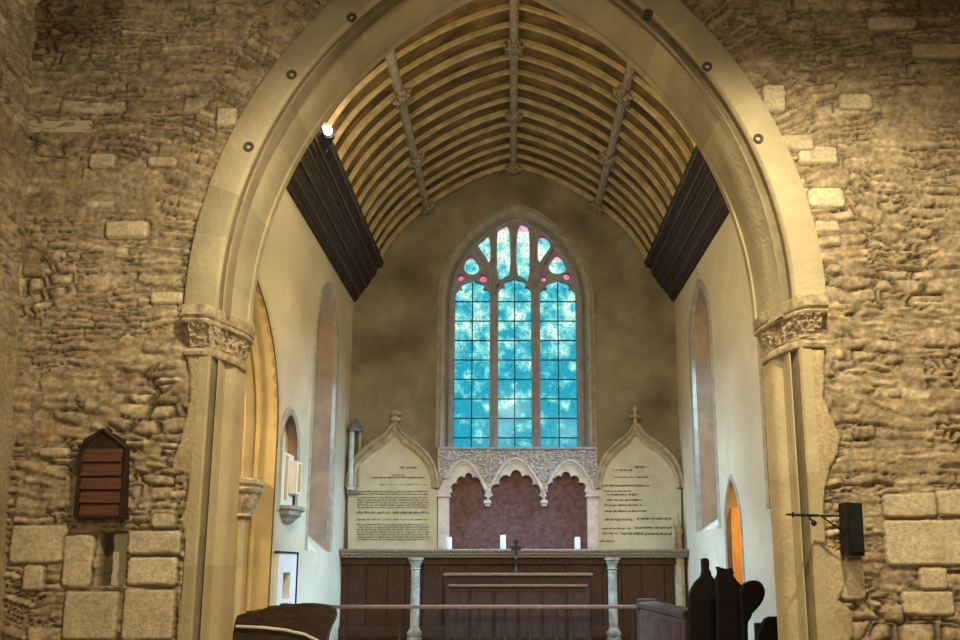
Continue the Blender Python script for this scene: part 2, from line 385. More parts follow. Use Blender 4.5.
def stone_colour(h, sd, tone, hue, U, V, seed):
    n1 = fbm(U*3, V*3, seed+20)[..., None]; n2 = fbm(U*30, V*30, seed+25, 3)[..., None]
    st = ST_A + (ST_B - ST_A) * (tone[..., None] ** 1.3)
    st = np.where((hue > .95)[..., None], ST_P * .85, st)
    st = np.where(((hue < .03))[..., None], np.array([.44, .30, .15]), st)
    m = sst(-.004, .010, sd)[..., None]
    c = MORTAR * (.75 + .5 * n1) * (1 - m) + st * m
    ck = fbm(U*5, V*5, seed+30, 2)
    cr = (sst(.0065, .0, np.abs(sd + .003)) * sst(.40, .56, ck))[..., None]      # open joints where mortar has fallen out
    c = c * (1 - cr * .9) + CREV * cr * .9
    n3 = fbm(U*11, V*16, seed+40, 2)[..., None]
    return c * (.22 + .98 * n2 + .55 * n3), cr[..., 0]
def grid_mesh(name, P, keep, colr, material):
    ny, nx = P.shape[:2]; idx = np.arange(ny * nx).reshape(ny, nx)
    q = np.stack([idx[:-1, :-1], idx[:-1, 1:], idx[1:, 1:], idx[1:, :-1]], -1)
    kq = keep[:-1, :-1] & keep[:-1, 1:] & keep[1:, 1:] & keep[1:, :-1]
    q = q[kq]; used = np.unique(q); mp = np.full(ny * nx, -1); mp[used] = np.arange(len(used)); q = mp[q]
    me = bpy.data.meshes.new(name); V = P.reshape(-1, 3)[used]
    me.vertices.add(len(V)); me.vertices.foreach_set('co', V.astype(np.float32).ravel())
    me.loops.add(q.size); me.loops.foreach_set('vertex_index', q.astype(np.int32).ravel())
    me.polygons.add(len(q)); me.polygons.foreach_set('loop_start', np.arange(0, q.size, 4, dtype=np.int32))
    me.update(calc_edges=True); me.validate()
    me.polygons.foreach_set('use_smooth', np.ones(len(me.polygons), dtype=bool))
    ca = me.color_attributes.new('Col', 'FLOAT_COLOR', 'POINT')
    c4 = np.concatenate([colr.reshape(-1, 3)[used], np.ones((len(used), 1))], 1)
    ca.data.foreach_set('color', c4.astype(np.float32).ravel())
    me.materials.append(material)
    o = bpy.data.objects.new(name, me); COL.objects.link(o); o['kind'] = 'structure'
    return o
CX = -.04; CA = 1.25; ZS = 3.5; YW = 5.4
def arch_sdf(X, Z, hw):
    """>0 outside the arch opening of half width hw"""
    R = hw + CA; ax = np.abs(X - CX)
    return np.where(Z < ZS, ax - hw, np.hypot(ax + CA, Z - ZS) - R)
def round_box(X, Z, x0, x1, z0, z1, r, w=.012, seed=0):
    Xn = X + w * 2 * (fbm(X*5, Z*5, seed) - .5); Zn = Z + w * 2 * (fbm(X*5, Z*5, seed+3) - .5)
    du = np.minimum(Xn - x0, x1 - Xn); dv = np.minimum(Zn - z0, z1 - Zn)
    return np.where((du < r) & (dv < r), r - np.hypot(r - du, r - dv), np.minimum(du, dv))

gx = np.arange(-3.95, 4.0, .0125); gz = np.arange(.8, 6.6, .0125)
X, Z = np.meshgrid(gx, gz)
h, sd, tone, hue = rubble_field(X, Z, 3)
# coarser low courses, thin radial stones hugging the arch
ang = np.arctan2(Z - ZS, np.abs(X - CX) + CA) * (2.4 + CA) * np.sign(X - CX + 1e-6)
rad = arch_sdf(X, Z, 2.38)
h2, sd2, tone2, hue2 = rubble_rows(rad * 1.0, ang, 11, (.05, .11), (.20, .42), .28); h2 = h2 * 1.2
near = (rad < .34 + .26 * (fbm(X*2.2, Z*2.2, 41) - .5)) & (Z > ZS + .35)
h = np.where(near, h2, h); sd = np.where(near, sd2, sd); tone = np.where(near, tone2, tone); hue = np.where(near, hue2, hue)
colr, crv = stone_colour(h, sd, tone, hue, X, Z, 3)
hz = .030 * h + .007 * (fbm(X*42, Z*48, 57, 3) - .5) + .014 * (fbm(X*14, Z*14, 50) - .5) + .03 * (fbm(X*2, Z*2, 51) - .5) - .022 * crv
ASH = [(10,525,70,562,.7),(22,565,46,591,.55),(62,535,96,587,.75),(127,531,182,554,.8),(127,557,178,585,.85),(62,591,120,640,.5),(122,589,176,640,.5),
       (150,510,178,529,.45),(152,514,176,528,.5),(886,520,975,566,1),(920,567,945,590,.9),(903,591,952,615,.85),(885,493,935,517,.6),(938,490,975,516,.55),
       (808,189,843,208,.95),(764,86,784,113,.85),(800,148,836,164,.8),(815,222,838,232,.6),(775,136,812,150,.5),(89,154,116,169,.6),(216,109,238,127,.7),
       (150,292,184,305,.55),(868,18,915,30,.75),(840,95,870,110,.45),(40,448,70,458,.5),(842,560,862,600,.5),(148,158,178,168,.4),(105,222,150,238,.4),(912,45,960,58,.3)]
for i, (a, b, c_, d_, pale) in enumerate(ASH):
    p = at(a, d_, YW); q = at(c_, b, YW)
    s = round_box(X, Z, p.x, q.x, p.z, q.z, .03 if pale < .95 else .045, .010, 60 + i)
    m = sst(-.004, .006, s); mo = sst(-.020, -.006, s) * (1 - m)
    hz = hz * (1 - m) + m * (.024 + .005 * fbm(X*12, Z*12, 70+i)); hz = hz - mo * .012
    cc = (ST_B * (1 - pale) + ST_P * pale)[None, None] * (.72 + .5 * fbm(X*9, Z*9, 80+i)[..., None])
    colr = colr * (1 - m[..., None]) + cc * m[..., None]
    colr = colr * (1 - mo[..., None]) + MORTAR * .55 * mo[..., None]
# plaster margins left beside the jambs
def edge_fn(pts, xs):
    P = [at(x, y, YW) for x, y in pts]; zz = np.array([p.z for p in P])[::-1]; xx = np.array([p.x for p in P])[::-1]
    return np.interp(xs, zz, xx)
eL = edge_fn([(186,352),(190,380),(189,400),(184,430),(172,462),(173,470),(188,474),(186,510),(180,520),(186,540),(188,590),(178,600),(176,640),(174,660)], gz)[:, None]
eR = edge_fn([(824,352),(825,380),(822,398),(832,420),(841,436),(838,455),(829,468),(826,490),(824,520),(826,545),(842,552),(844,580),(838,600),(852,612),(850,660)], gz)[:, None]
wob = .03 * (fbm(X*7, Z*7, 90) - .5)
dm = np.maximum(X - eL + wob, -9) * (X < 0) + np.maximum(eR - X + wob, -9) * (X > 0)
m = sst(-.006, .012, dm) * (Z < at(0, 350, YW).z); ln = sst(-.02, 0, dm) * (1 - m) * (Z < at(0, 350, YW).z)
hz = hz * (1 - m) + m * (.014 + .012 * fbm(X*4, Z*4, 95)); hz -= ln * .012
pc = np.array([.50, .395, .225]) * (.66 + .62 * fbm(X*5, Z*5, 97)[..., None])
colr = colr * (1 - m[..., None]) + pc * m[..., None]; colr *= (1 - .5 * ln[..., None])
# putlog hole, its inside coloured dark to stand in for shade
p = at(96, 586, YW); q = at(127, 532, YW)
s = round_box(X, Z, p.x, q.x, p.z, q.z, .006, .002); m = sst(-.004, .004, s)
depth = .08 + .15 * np.clip((X - p.x) / (q.x - p.x), 0, 1) ** 1.1
hz = hz * (1 - m) + m * (-depth + .03 * fbm(X*10, Z*10, 99)); colr = colr * (1 - m[..., None]) + np.array([.085, .062, .036]) * m[..., None]
keep = arch_sdf(X, Z, 2.20) > 0
# ragged darker patches, densest towards the top corners
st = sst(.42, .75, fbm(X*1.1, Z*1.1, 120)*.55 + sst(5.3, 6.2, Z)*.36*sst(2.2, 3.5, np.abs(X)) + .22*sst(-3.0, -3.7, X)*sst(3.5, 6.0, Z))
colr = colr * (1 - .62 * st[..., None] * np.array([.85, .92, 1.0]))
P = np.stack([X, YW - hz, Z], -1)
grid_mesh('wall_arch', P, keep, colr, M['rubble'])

# nave north wall close to the camera's left, leaning as it stands
yy = np.arange(3.2, 5.45, .018); zz = np.arange(.8, 6.6, .018); Yg, Zg = np.meshgrid(yy, zz)
h, sd, tone, hue = rubble_field(Yg, Zg, 23, cu=.19, cv=.10)
cl, crv = stone_colour(h, sd, tone, hue, Yg, Zg, 23)
sm = sst(3.3, 2.7, Zg + .3 * (fbm(Yg, Zg, 5) - .5))[..., None]
cl = cl * (1 - sm) + np.array([.36, .28, .16]) * sm * (.7 + .6 * fbm(Yg*5, Zg*5, 8)[..., None])
hh = (.035 * h + .02 * (fbm(Yg*9, Zg*9, 33) - .5)) * (1 - .85 * sm[..., 0])
Xl = -3.54 - .0575 * (Zg - 1.0)
grid_mesh('wall_nave_left', np.stack([Xl + hh - .02, Yg, Zg], -1), np.ones_like(Yg, bool), cl, M['rubble'])
# the rest of the nave shell
bm = B(); box(bm, -4.25, -4.0, -3, 5.4, 0, 7.4); struct('wall_north', bm, M['nave'])
bm = B(); box(bm, 4.0, 4.2, -3, 5.4, 0, 7.4); struct('wall_nave_right', bm, M['nave'])
bm = B(); box(bm, -4.2, 4.2, -3.2, -3, 0, 7.4); struct('wall_west', bm, M['nave'])
bm = B(); box(bm, -4.2, 4.2, -3.2, 5.6, 7.4, 7.5); struct('ceiling_nave', bm, M['dark_wood'])
bm = B(); box(bm, -4.2, 4.2, -3.2, 5.6, -.1, 0); struct('floor', bm, M['floor'])
bm = B()
plate(bm, [(-4.2, 0), (-2.3, 0)] + [(u, z) for u, z in arch_pts(CX, 2.26, CA, ZS, 0, 30)][0:] + [(2.3, 0), (4.2, 0), (4.2, 9), (-4.2, 9)], [], FRONT, 5.66, 5.86)
struct('wall_arch_core', bm, M['nave'])
bm = B(); box(bm, -4, 4, 5.39, 5.5, 6.5, 7.4); struct('wall_arch_top', bm, M['nave'])

# ------------------------------------------------------------------ chancel arch
ca = thing('chancel_arch', 'tall pointed chancel arch of smooth dressed limestone blocks spanning between the two carved capitals', 'arch', (CX, YW, ZS))
bm = B(); arch_sweep(bm, [(2.42, 5.42), (2.40, 5.355), (2.385, 5.345), (2.17, 5.345), (2.155, 5.36), (2.15, 5.40)], CX, CA, ZS, 3.40, FRONT, 90, 3, blocks=22, seed=4)
oo = obj('outer_order', bm, M['dressed'], ca, True, False)
bm = B(); arch_sweep(bm, [(2.15, 5.38), (2.145, 5.425), (2.12, 5.445), (2.08, 5.445)], CX, CA, ZS, 3.40, FRONT, 90, 3)
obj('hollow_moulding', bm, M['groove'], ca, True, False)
bm = B(); arch_sweep(bm, [(2.14, 5.46), (2.12, 5.425), (2.105, 5.41), (2.085, 5.54), (2.075, 5.56), (2.07, 5.72), (2.065, 5.83), (2.05, 5.84), (2.05, 5.90), (2.30, 5.90)], CX - .03, CA + .08, ZS, 3.40, FRONT, 90, 3, blocks=26, seed=9)
obj('inner_order', bm, M['dressed'], ca, True, False)
for (px, py) in ((249,147),(292,75),(352,18),(648,14),(707,67),(758,139)):
    c = at(px, py, 5.345); bm = B()
    rot = Matrix.Rotation(math.pi/2, 3, 'X')
    lathe(bm, [(.030, -.004), (.040, .004), (.040, .010), (.030, .013), (.020, .010), (.017, -.002), (.006, -.003)], c, 20, rot=rot)
    obj('plug_ring', bm, M['socket'], oo, True)

# jamb responds (each side its own engaged column group)
def respond(s, label):
    zc = 3.10 if s < 0 else 3.16; ze = 3.45 if s < 0 else 3.52
    r = thing('engaged_column', label, 'column', (CX + s*2.1, 5.6, 0))
    X_ = lambda hw: CX + s * (hw + (.065 if s < 0 else .04) * min(1, max(0, (2.20 - hw) / .12)))
    def strip(name, prof, m, z0, z1):
        bm = B(); n = 20; col = bm.loops.layers.float_color.new('Col'); rows = []
        rnd = random.Random(3 + s); tones = [.88 + .2 * rnd.random() for _ in range(9)]
        for hw, y in prof: rows.append([bm.verts.new((X_(hw), y, z0 + (z1 - z0) * k / n)) for k in range(n + 1)])
        for a, b in zip(rows, rows[1:]):
            for k in range(n):
                f = bm.faces.new((a[k], a[k+1], b[k+1], b[k])); t = tones[(k * 9) // (n + 1)]
                for l in f.loops: l[col] = (t, t * .97, t * .93, 1)
        return obj(name, bm, m, r, True, False)
    strip('jamb_margin', [(2.30, 5.42), (2.27, 5.375), (2.19, 5.37), (2.175, 5.385), (2.17, 5.46)], M['dressed'], 0, zc)
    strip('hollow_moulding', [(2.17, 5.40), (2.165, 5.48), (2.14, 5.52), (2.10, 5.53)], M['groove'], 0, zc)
    strip('fillet', [(2.125, 5.56), (2.12, 5.47), (2.105, 5.47), (2.10, 5.60)], M['dressed'], 0, zc)
    cyl = [(2.165 + .125 * math.cos(a), 5.72 - .125 * math.sin(a)) for a in np.linspace(.9, math.pi, 14)] + [(2.04, 5.9), (2.4, 5.9)]
    strip('shaft', cyl, M['dressed'], 0, zc)
    # carved capital: lofted from the shaft plan up to the abacus plan, with undercut leaves
    def plan(t):      # t 0 bottom .. 1 top
        o = .02 + .085 * t ** 1.7
        return [(2.36, 5.42), (2.34, 5.385 - o), (2.19, 5.40 - o * 1.05), (2.10, 5.50 - o), (2.055, 5.60 - o * .5), (2.04 - o * .5, 5.72), (2.04 - o * .5, 5.86), (2.2, 5.90)]
    def dens(pl, k=16):
        o_ = []
        for (a, b), (c, d) in zip(pl, pl[1:]):
            for i in range(k): o_.append((a + (c-a)*i/k, b + (d-b)*i/k))
        return o_ + [pl[-1]]
    bm = B(); rings = []; nz = 44
    for j in range(nz + 1):
        t = j / nz; z = zc + .045 + (ze - .13 - zc - .045) * t; pl = dens(plan(t)); ring = []
        for i, (hw, y) in enumerate(pl):
            q = i * .30; lf = abs(math.sin(q * 1.05 + .5 * math.sin(t * 5))) * math.sin(math.pi * min(1, t * 1.15)) * .022
            nn = float(fbm(np.array(i * .32), np.array(t * 8.0), 5 if s < 0 else 9, 3)) - .5
            kn = max(0, float(vn(np.array(i * .45), np.array(t * 9.), 30)) - .55) * .085
            d = (lf + nn * .05 + kn) * (.35 + t * .65) if .03 < t < .97 else 0
            ring.append(bm.verts.new((X_(hw - d * .6), y - d, z)))
        rings.append(ring)
    for a, b in zip(rings, rings[1:]):
        for k in range(len(a) - 1): bm.faces.new((a[k], a[k+1], b[k+1], b[k]))
    obj('capital', bm, M['carved'], r, True)
    def band(name, prof, m):
        bm = B(); rows = []
        for o, z in prof:
            pl = dens([(2.38, 5.43), (2.375, 5.37 - o), (2.21, 5.37 - o), (2.12, 5.43 - o), (2.06 - o*.3, 5.55 - o * .6), (2.03 - o * .6, 5.70), (2.03 - o * .6, 5.87), (2.3, 5.92)], 6)
            rows.append([bm.verts.new((X_(hw), y, z)) for hw, y in pl])
        for a, b in zip(rows, rows[1:]):
            for k in range(len(a) - 1): bm.faces.new((a[k], a[k+1], b[k+1], b[k]))
        bm.faces.new(rows[-1]); bm.faces.new(rows[0][::-1]); obj(name, bm, m, r, True)
    band('abacus', [(.06, ze-.14), (.085, ze-.135), (.095, ze-.12), (.085, ze-.105), (.07, ze-.10), (.085, ze-.095), (.10, ze-.08), (.10, ze-.01), (.085, ze), (0, ze + .004)], M['carved'])
    band('necking', [(-.02, zc-.02), (.012, zc-.012), (.022, zc+.012), (.012, zc+.036), (-.01, zc+.046)], M['carved'])
    if s > 0:
        pass
respond(-1, 'engaged stone column with carved leaf capital carrying the left foot of the chancel arch')
respond(1, 'engaged stone column with carved leaf capital carrying the right foot of the chancel arch')

# ------------------------------------------------------------------ chancel shell
XL, XR, YE = -2.68, 2.78, 12.2; ZT = 6.9
def sidewall(name, x, xin, outline, holes, backs):
    bm = B(); plate(bm, outline, [h_ for h_ in holes], side, x)
    w_ = struct(name, bm, M['plaster_side'])
    for hf, hb in zip(holes, backs):
        bm = B(); skirt(bm, hf + [hf[0]], hb + [hb[0]], side, x, xin); obj('reveal', bm, M['reveal'], w_)
    return w_
rect = [(5.9, -.1), (YE, -.1), (YE, ZT), (5.9, ZT)]
def lancet(yc, hw, zs, zb, c): return arch_pts(yc, hw, c, zs, zb, 12)
# left wall: chapel arch (its jamb shows), niche, small aumbry, lancet window
chapel = lancet(7.20, 1.24, 3.05, .05, .35)
nicheL = lancet(8.93, .36, 2.97, 2.17, .10)
aumb = [(8.70, 1.17), (8.70, 1.47), (8.98, 1.47), (8.98, 1.17)]
winL = lancet(10.55, .63, 4.68, 1.75, .35); winLb = lancet(10.55, .30, 4.5, 2.3, .15)
chb = lancet(7.20, 1.24, 3.05, .05, .35)
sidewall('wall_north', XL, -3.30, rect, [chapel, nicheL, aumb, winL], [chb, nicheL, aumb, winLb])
# fill the backs of niche, aumbry (shallow), leave chapel open
bm = B(); box(bm, -2.88, -2.80, 8.5, 9.35, 2.05, 3.6); struct('trim_1', bm, M['plaster_yellow'])
bm = B(); box(bm, -2.95, -2.82, 8.65, 9.02, 1.1, 1.5); struct('trim_2', bm, M['ogee'])
winR = lancet(10.62, .56, 4.83, 2.05, .35); winRb = lancet(10.62, .26, 4.7, 2.5, .15)
door = lancet(9.42, .33, 2.02, .05, .42); doorb = lancet(9.42, .33, 2.02, .05, .42)
sidewall('wall_south', XR, 3.38, rect, [winR, door], [winRb, doorb])
for nm, xg, yc, hb, zt, zb_ in (('window_2', -3.30, 10.55, .31, 5.1, 2.3), ('window_3', 3.38, 10.62, .27, 5.2, 2.5)):
    bm = B(); prism(bm, [(yc-hb, zb_), (yc+hb, zb_), (yc+hb, zt), (yc-hb, zt)], side, xg, xg + .01); struct(nm, bm, M['glass_plain'])
# side chapel and passage behind the openings
bm = B(); box(bm, -5.4, -5.3, 5.4, 8.5, -.1, 5.0); box(bm, -5.4, -3.3, 8.5, 8.6, -.1, 5.0); box(bm, -5.4, -2.7, 5.5, 5.9, -.1, 5.0); box(bm, -5.4, -3.3, 5.4, 8.6, 4.9, 5.0); struct('wall_chapel', bm, M['plaster_side'])
bm = B(); box(bm, 3.38, 4.2, 9.76, 9.86, -.1, 2.8); box(bm, 4.1, 4.2, 8.5, 9.8, -.1, 2.8); box(bm, 3.38, 4.2, 8.5, 8.6, -.1, 2.8); box(bm, 3.38, 4.2, 8.5, 9.8, 2.75, 2.85); struct('wall_passage', bm, M['ogee'])
t = thing('warm_reveal_board', 'orange board standing in for the warm-lit reveal of the narrow pointed doorway in the right wall', 'reveal board', (3.1, 9.72, .15))
bm = B(); dz = at(740, 507, Y=9.7).z; box(bm, 2.84, 3.40, 9.695, 9.735, .15, dz, .006); obj('reveal_board', bm, M['orange_board'], t)  # board added to carry the reveal's warm light as its colour
bm = B(); tube(bm, [(2.90, 9.69, 1.15), (2.90, 9.66, 1.15), (2.96, 9.66, 1.15)], .010, 8); obj('handle', bm, M['iron'], t)  # handle is added along with the board
bm = B(); box(bm, -5.4, 4.2, 5.6, 10.35, -.1, .15); box(bm, -2.75, 2.85, 10.35, 12.4, -.1, .4); struct('floor_chancel', bm, M['floor'])

# east wall with the big window
WC = .085
win_o = arch_pts(WC, 1.20, .5, 6.0, 3.40, 30); win_i = arch_pts(WC, 1.10, .5, 6.0, 3.44, 30)
bm = B(); plate(bm, [(XL-.1, -.1), (XR+.1, -.1), (XR+.1, 8.9), (XL-.1, 8.9)], [win_o], FRONT, YE)
skirt(bm, win_o + [win_o[0]], win_i + [win_i[0]], FRONT, YE, 12.46)
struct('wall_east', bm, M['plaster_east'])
w1 = bpy.data.objects.new('window_1', None); COL.objects.link(w1); w1.location = (WC, 12.45, 3.45); w1['kind'] = 'structure'
YT = 12.40
def Z7(pts): return [(lambda v: (v.x, v.z))(at(430 + x / 5.3333, 190 + y / 5.3333, YT)) for x, y in pts]
def mirror(pts, cx): return [(2 * cx - u, z) for u, z in pts][::-1]
def smooth(pts, it=2):
    for _ in range(it):
        o_ = []
        for a, b in zip(pts, pts[1:] + pts[:1]):
            o_.append((a[0]*.75 + b[0]*.25, a[1]*.75 + b[1]*.25)); o_.append((a[0]*.25 + b[0]*.75, a[1]*.25 + b[1]*.75))
        pts = o_
    return pts
def cusped(x0, x1, zb, zs, zt):
    half = [(-1, 0), (-1, .22), (-.94, .40), (-.80, .52), (-.60, .50), (-.70, .66), (-.60, .84), (-.36, .92), (-.14, .98), (0, 1.05)]
    cx = (x0 + x1) / 2; w = (x1 - x0) / 2; L = [(cx - w, zb)] + [(cx + u * w, zs + v * (zt - zs)) for u, v in half]
    return L + [(2 * cx - u, z) for u, z in L[:-1]][::-1]
zbt = at(0, 449, YT).z
gx_ = lambda px: at(px, 380, YT).x
lights = [cusped(gx_(454), gx_(489.5), zbt, at(0,297,YT).z, at(0,280,YT).z), cusped(gx_(498), gx_(531.5), zbt, at(0,295,YT).z, at(0,278,YT).z), cusped(gx_(540.5), gx_(577), zbt, at(0,297,YT).z, at(0,280,YT).z)]
kite = smooth(Z7([(176,405),(190,370),(215,345),(245,370),(262,405),(262,435),(225,455),(190,440)]), 1)
kite2 = smooth(Z7([(632,400),(650,365),(680,335),(712,368),(728,400),(725,435),(682,450),(640,438)]), 1)
dag = smooth(Z7([(250,275),(275,243),(305,230),(321,262),(322,400),(290,345),(256,300)]), 1)
dag2 = smooth(Z7([(645,275),(625,248),(590,235),(575,255),(575,400),(612,345),(640,310)]), 1)
ba1 = smooth(Z7([(358,480),(356,215),(375,170),(400,160),(426,205),(430,445),(396,472)]), 1)
ba2 = smooth(Z7([(530,495),(532,215),(515,178),(490,165),(464,205),(460,445),(496,478)]), 1)
def rnd_hole(x, y, r): return Z7([(x + r*math.cos(a), y - r*math.sin(a)*1.15) for a in np.linspace(0, 2*math.pi, 10, endpoint=False)])
pk = [rnd_hole(163,466,17), rnd_hole(284,470,20), rnd_hole(606,472,15), rnd_hole(729,458,19)]
holes = lights + [kite, kite2, dag, dag2, ba1, ba2] + pk
bm = B(); plate(bm, arch_pts(WC, 1.14, .5, 6.0, 3.42, 30), holes, FRONT, YT, YT + .12)
obj('tracery', bm, M['tracery'], w1)
# raised mullion rolls and intersecting tracery bars
def roll(pts, r, name='mullion'):
    bm = B(); tube(bm, [(lambda v: (v[0], YT - .005, v[1]))(p) for p in pts], r, 8); obj(name, bm, M['tracery'], w1, True)
roll(Z7([(340,1390),(340,1000),(340,560),(336,300),(338,215)]), .026)
roll(Z7([(560,1390),(560,1000),(556,560),(552,300),(552,225)]), .026)
roll(Z7([(340,600),(320,490),(290,400),(250,330),(236,300)]), .022, 'tracery_bar')
roll(Z7([(556,600),(580,480),(610,400),(650,330),(662,300)]), .022, 'tracery_bar')
roll(Z7([(448,440),(446,300),(446,180)]), .018, 'tracery_bar')
for lt in lights: 
    hd = lt[1:-1]; cx_ = sum(p[0] for p in hd)/len(hd)
roll(Z7([(345,560),(365,505),(400,470),(445,452),(490,470),(530,500),(552,560)]), .018, 'tracery_bar')
def clip(poly, zc_, above):
    o_ = []
    for p, q in zip(poly, poly[1:] + poly[:1]):
        ip, iq = (p[1] > zc_) == above, (q[1] > zc_) == above
        if ip: o_.append(p)
        if ip != iq: t_ = (zc_ - p[1]) / (q[1] - p[1]); o_.append((p[0] + (q[0]-p[0])*t_, zc_))
    return o_
pieces = []
for k, hp in enumerate(holes):
    if 3 <= k <= 8:
        zm = max(p[1] for p in hp); cut = zm - {7: .16, 8: .16, 3: .05, 4: .09, 5: .04, 6: .06}[k]
        pieces.append((clip(hp, cut, False), 'glass')); pieces.append((clip(hp, cut, True), 'glass_pink'))
    else: pieces.append((hp, 'glass_pink' if k >= 9 else 'glass'))
for hp, mt in pieces:
    bm = B(); prism(bm, hp, FRONT, YT + .055, YT + .062); obj('pane', bm, M[mt], w1)
for lt, cxp in zip(lights, (471.7, 514.7, 558.7)):
    xs = [p[0] for p in lt]; x0, x1 = min(xs), max(xs)
    xc = at(cxp, 380, YT).x; zt = max(p[1] for p in lt)
    bm = B(); box(bm, xc-.010, xc+.010, YT+.03, YT+.045, zbt, zt - .04); obj('glazing_bar', bm, M['lead'], w1)
    for k in range(8):
        z = at(0, 301 + k * 19.5, YT).z; bm = B(); box(bm, x0, x1, YT+.028, YT+.04, z-.010, z+.010); obj('glazing_bar', bm, M['lead'], w1)
# hood mould
bm = B(); arch_sweep(bm, [(1.18, 12.23), (1.19, 12.17), (1.215, 12.135), (1.25, 12.13), (1.265, 12.16), (1.285, 12.165), (1.30, 12.13), (1.325, 12.14), (1.34, 12.21)], WC, .5, 6.0, 3.46, FRONT, 50)
ho = obj('window_surround', bm, M['hood'], w1, True)
bm = B(); arch_sweep(bm, [(1.105, 12.44), (1.115, 12.36), (1.135, 12.345), (1.15, 12.38), (1.165, 12.30), (1.185, 12.27), (1.195, 12.3)], WC, .5, 6.0, 3.46, FRONT, 50)
obj('window_jamb', bm, M['tracery'], w1, True)

# ------------------------------------------------------------------ roof
RC = .04
prof = [(-2.72, 5.95), (-2.52, 6.28), (-2.36, 6.55), (-2.22, 6.86), (-2.02, 7.17), (-1.77, 7.45), (-1.48, 7.71), (-1.12, 7.96), (-.75, 8.17), (-.38, 8.33), (0, 8.43)]
def cr_spline(P, n):
    o_ = []
    Q = [P[0]] + P + [(-P[-2][0], P[-2][1])]
    for i in range(1, len(Q) - 2):
        for k in range(n):
            t = k / n; p0, p1, p2, p3 = Q[i-1], Q[i], Q[i+1], Q[i+2]
            o_.append(tuple(.5 * (2*p1[j] + (p2[j]-p0[j])*t + (2*p0[j]-5*p1[j]+4*p2[j]-p3[j])*t*t + (3*p1[j]-p0[j]-3*p2[j]+p3[j])*t**3) for j in (0, 1)))
    return o_ + [P[-1]]
half = cr_spline(prof, 4); full = half + [(-u, z) for u, z in half[:-1]][::-1]
full = [(u + RC, z) for u, z in full]
def offs(pts, d):
    o_ = []
    for i, p in enumerate(pts):
        a = pts[max(i-1, 0)]; b = pts[min(i+1, len(pts)-1)]; t = Vector((b[0]-a[0], b[1]-a[1])).normalized()
        o_.append((p[0] + t.y * d, p[1] - t.x * d))
    return o_
bm = B(); rows = []
for y in np.linspace(5.88, 12.25, 12): rows.append([bm.verts.new((u, y, z)) for u, z in offs(full, -.03)])
for a, b in zip(rows, rows[1:]):
    for k in range(len(a)-1): bm.faces.new((a[k], a[k+1], b[k+1], b[k]))
struct('ceiling', bm, M['board'], None, True)
def rib(y, w, dp, label, group):
    s0 = full[10:-10]; inn = offs(s0, dp); inn2 = offs(s0, dp * .72); out = offs(s0, -.04)
    bm = B(); rows = []
    for sec in range(6):
        L = [out, inn2, inn, inn, inn2, out][sec]; dy = [-w, -w, -w*.6, w*.6, w, w][sec]
        rows.append([bm.verts.new((u, y + dy, z)) for u, z in L])
    for i in range(5):
        a, b = rows[i], rows[i+1]
        for k in range(len(a)-1): bm.faces.new((a[k], a[k+1], b[k+1], b[k]))
    o = obj('roof_rib', bm, M['rib'], None, True); tag(o, label, 'roof rib', group)
BY = [12.12, 10.70, 9.25, 7.80, 6.35]
y = 12.10; k = 0; dY = .3135
ORD = 'first second third fourth fifth sixth seventh eighth ninth tenth eleventh twelfth thirteenth fourteenth fifteenth sixteenth seventeenth eighteenth nineteenth twentieth'.split()
while y > 5.95:
    main = (k % 5 == 0)
    rib(y, .019 if not main else .028, .030 if not main else .045,
        ('slender curved timber roof rib, %s counted from the east wall' if not main else 'thicker curved timber roof rib at a row of carved bosses, %s from the east wall') % ORD[k], 'curved roof ribs')
    y -= dY; k += 1
BYs = [12.10 - 5 * dY * k for k in range(4)]
def boss(parent, c, r, nrm, seed):
    bm = B(); bmesh.ops.create_icosphere(bm, subdivisions=4, radius=1.0)
    q = Vector((0, 0, 1)).rotation_difference(Vector(nrm)).to_matrix()
    for v in bm.verts:
        n_ = v.co.copy(); a = math.atan2(n_.y, n_.x); rr = math.hypot(n_.x, n_.y)
        pet = 1 + .20 * math.cos(7 * a) * rr + .10 * math.cos(14 * a + 1) * rr
        bump = .12 * math.sin(9 * n_.x + seed) * math.sin(9 * n_.y + 2 * seed) * math.cos(7 * n_.z)
        p = Vector((n_.x * pet, n_.y * pet, n_.z * .62)) * (1 + bump) * r
        v.co = q @ p + Vector(c)
    obj('boss', bm, M['boss'], parent, True)
def at_profile(x):
    xs = [p[0] for p in full]; zs_ = [p[1] for p in full]; return float(np.interp(x, xs, zs_))
for nm, x, lab in (('ridge_purlin', RC, 'straight ridge beam with carved bosses along the crown of the barrel roof'),
               ('side_purlin', -1.52 + RC, 'left lengthwise roof beam with carved bosses crossing the curved ribs'),
               ('side_purlin', 1.48 + RC, 'right lengthwise roof beam with carved bosses crossing the curved ribs')):
    z = at_profile(x); dz = (at_profile(x + .05) - at_profile(x - .05)) / .1
    if abs(x - RC) < .01: dz = 0
    nrm = Vector((dz, 0, -1)).normalized(); tx = Vector((1, 0, dz)).normalized()
    t = thing(nm, lab, 'roof beam', (x, 9, z))
    bm = B(); sec = [(-.055, -.02), (-.055, .06), (-.038, .07), (-.030, .09), (-.010, .10), (.010, .10), (.030, .09), (.038, .07), (.055, .06), (.055, -.02)]
    rows = [[bm.verts.new(Vector((x, yy_, z)) + tx * a + nrm * b) for a, b in sec] for yy_ in (5.9, 8, 10, 12.19)]
    for a, b in zip(rows, rows[1:]):
        for k in range(len(a)-1): bm.faces.new((a[k], a[k+1], b[k+1], b[k]))
    beam = obj('beam', bm, M['purlin'], t)
    for i, by in enumerate(BYs):
        boss(beam, Vector((x, by - (.0 if i else .03), z)) + nrm * .09, .125, nrm, i + 1)
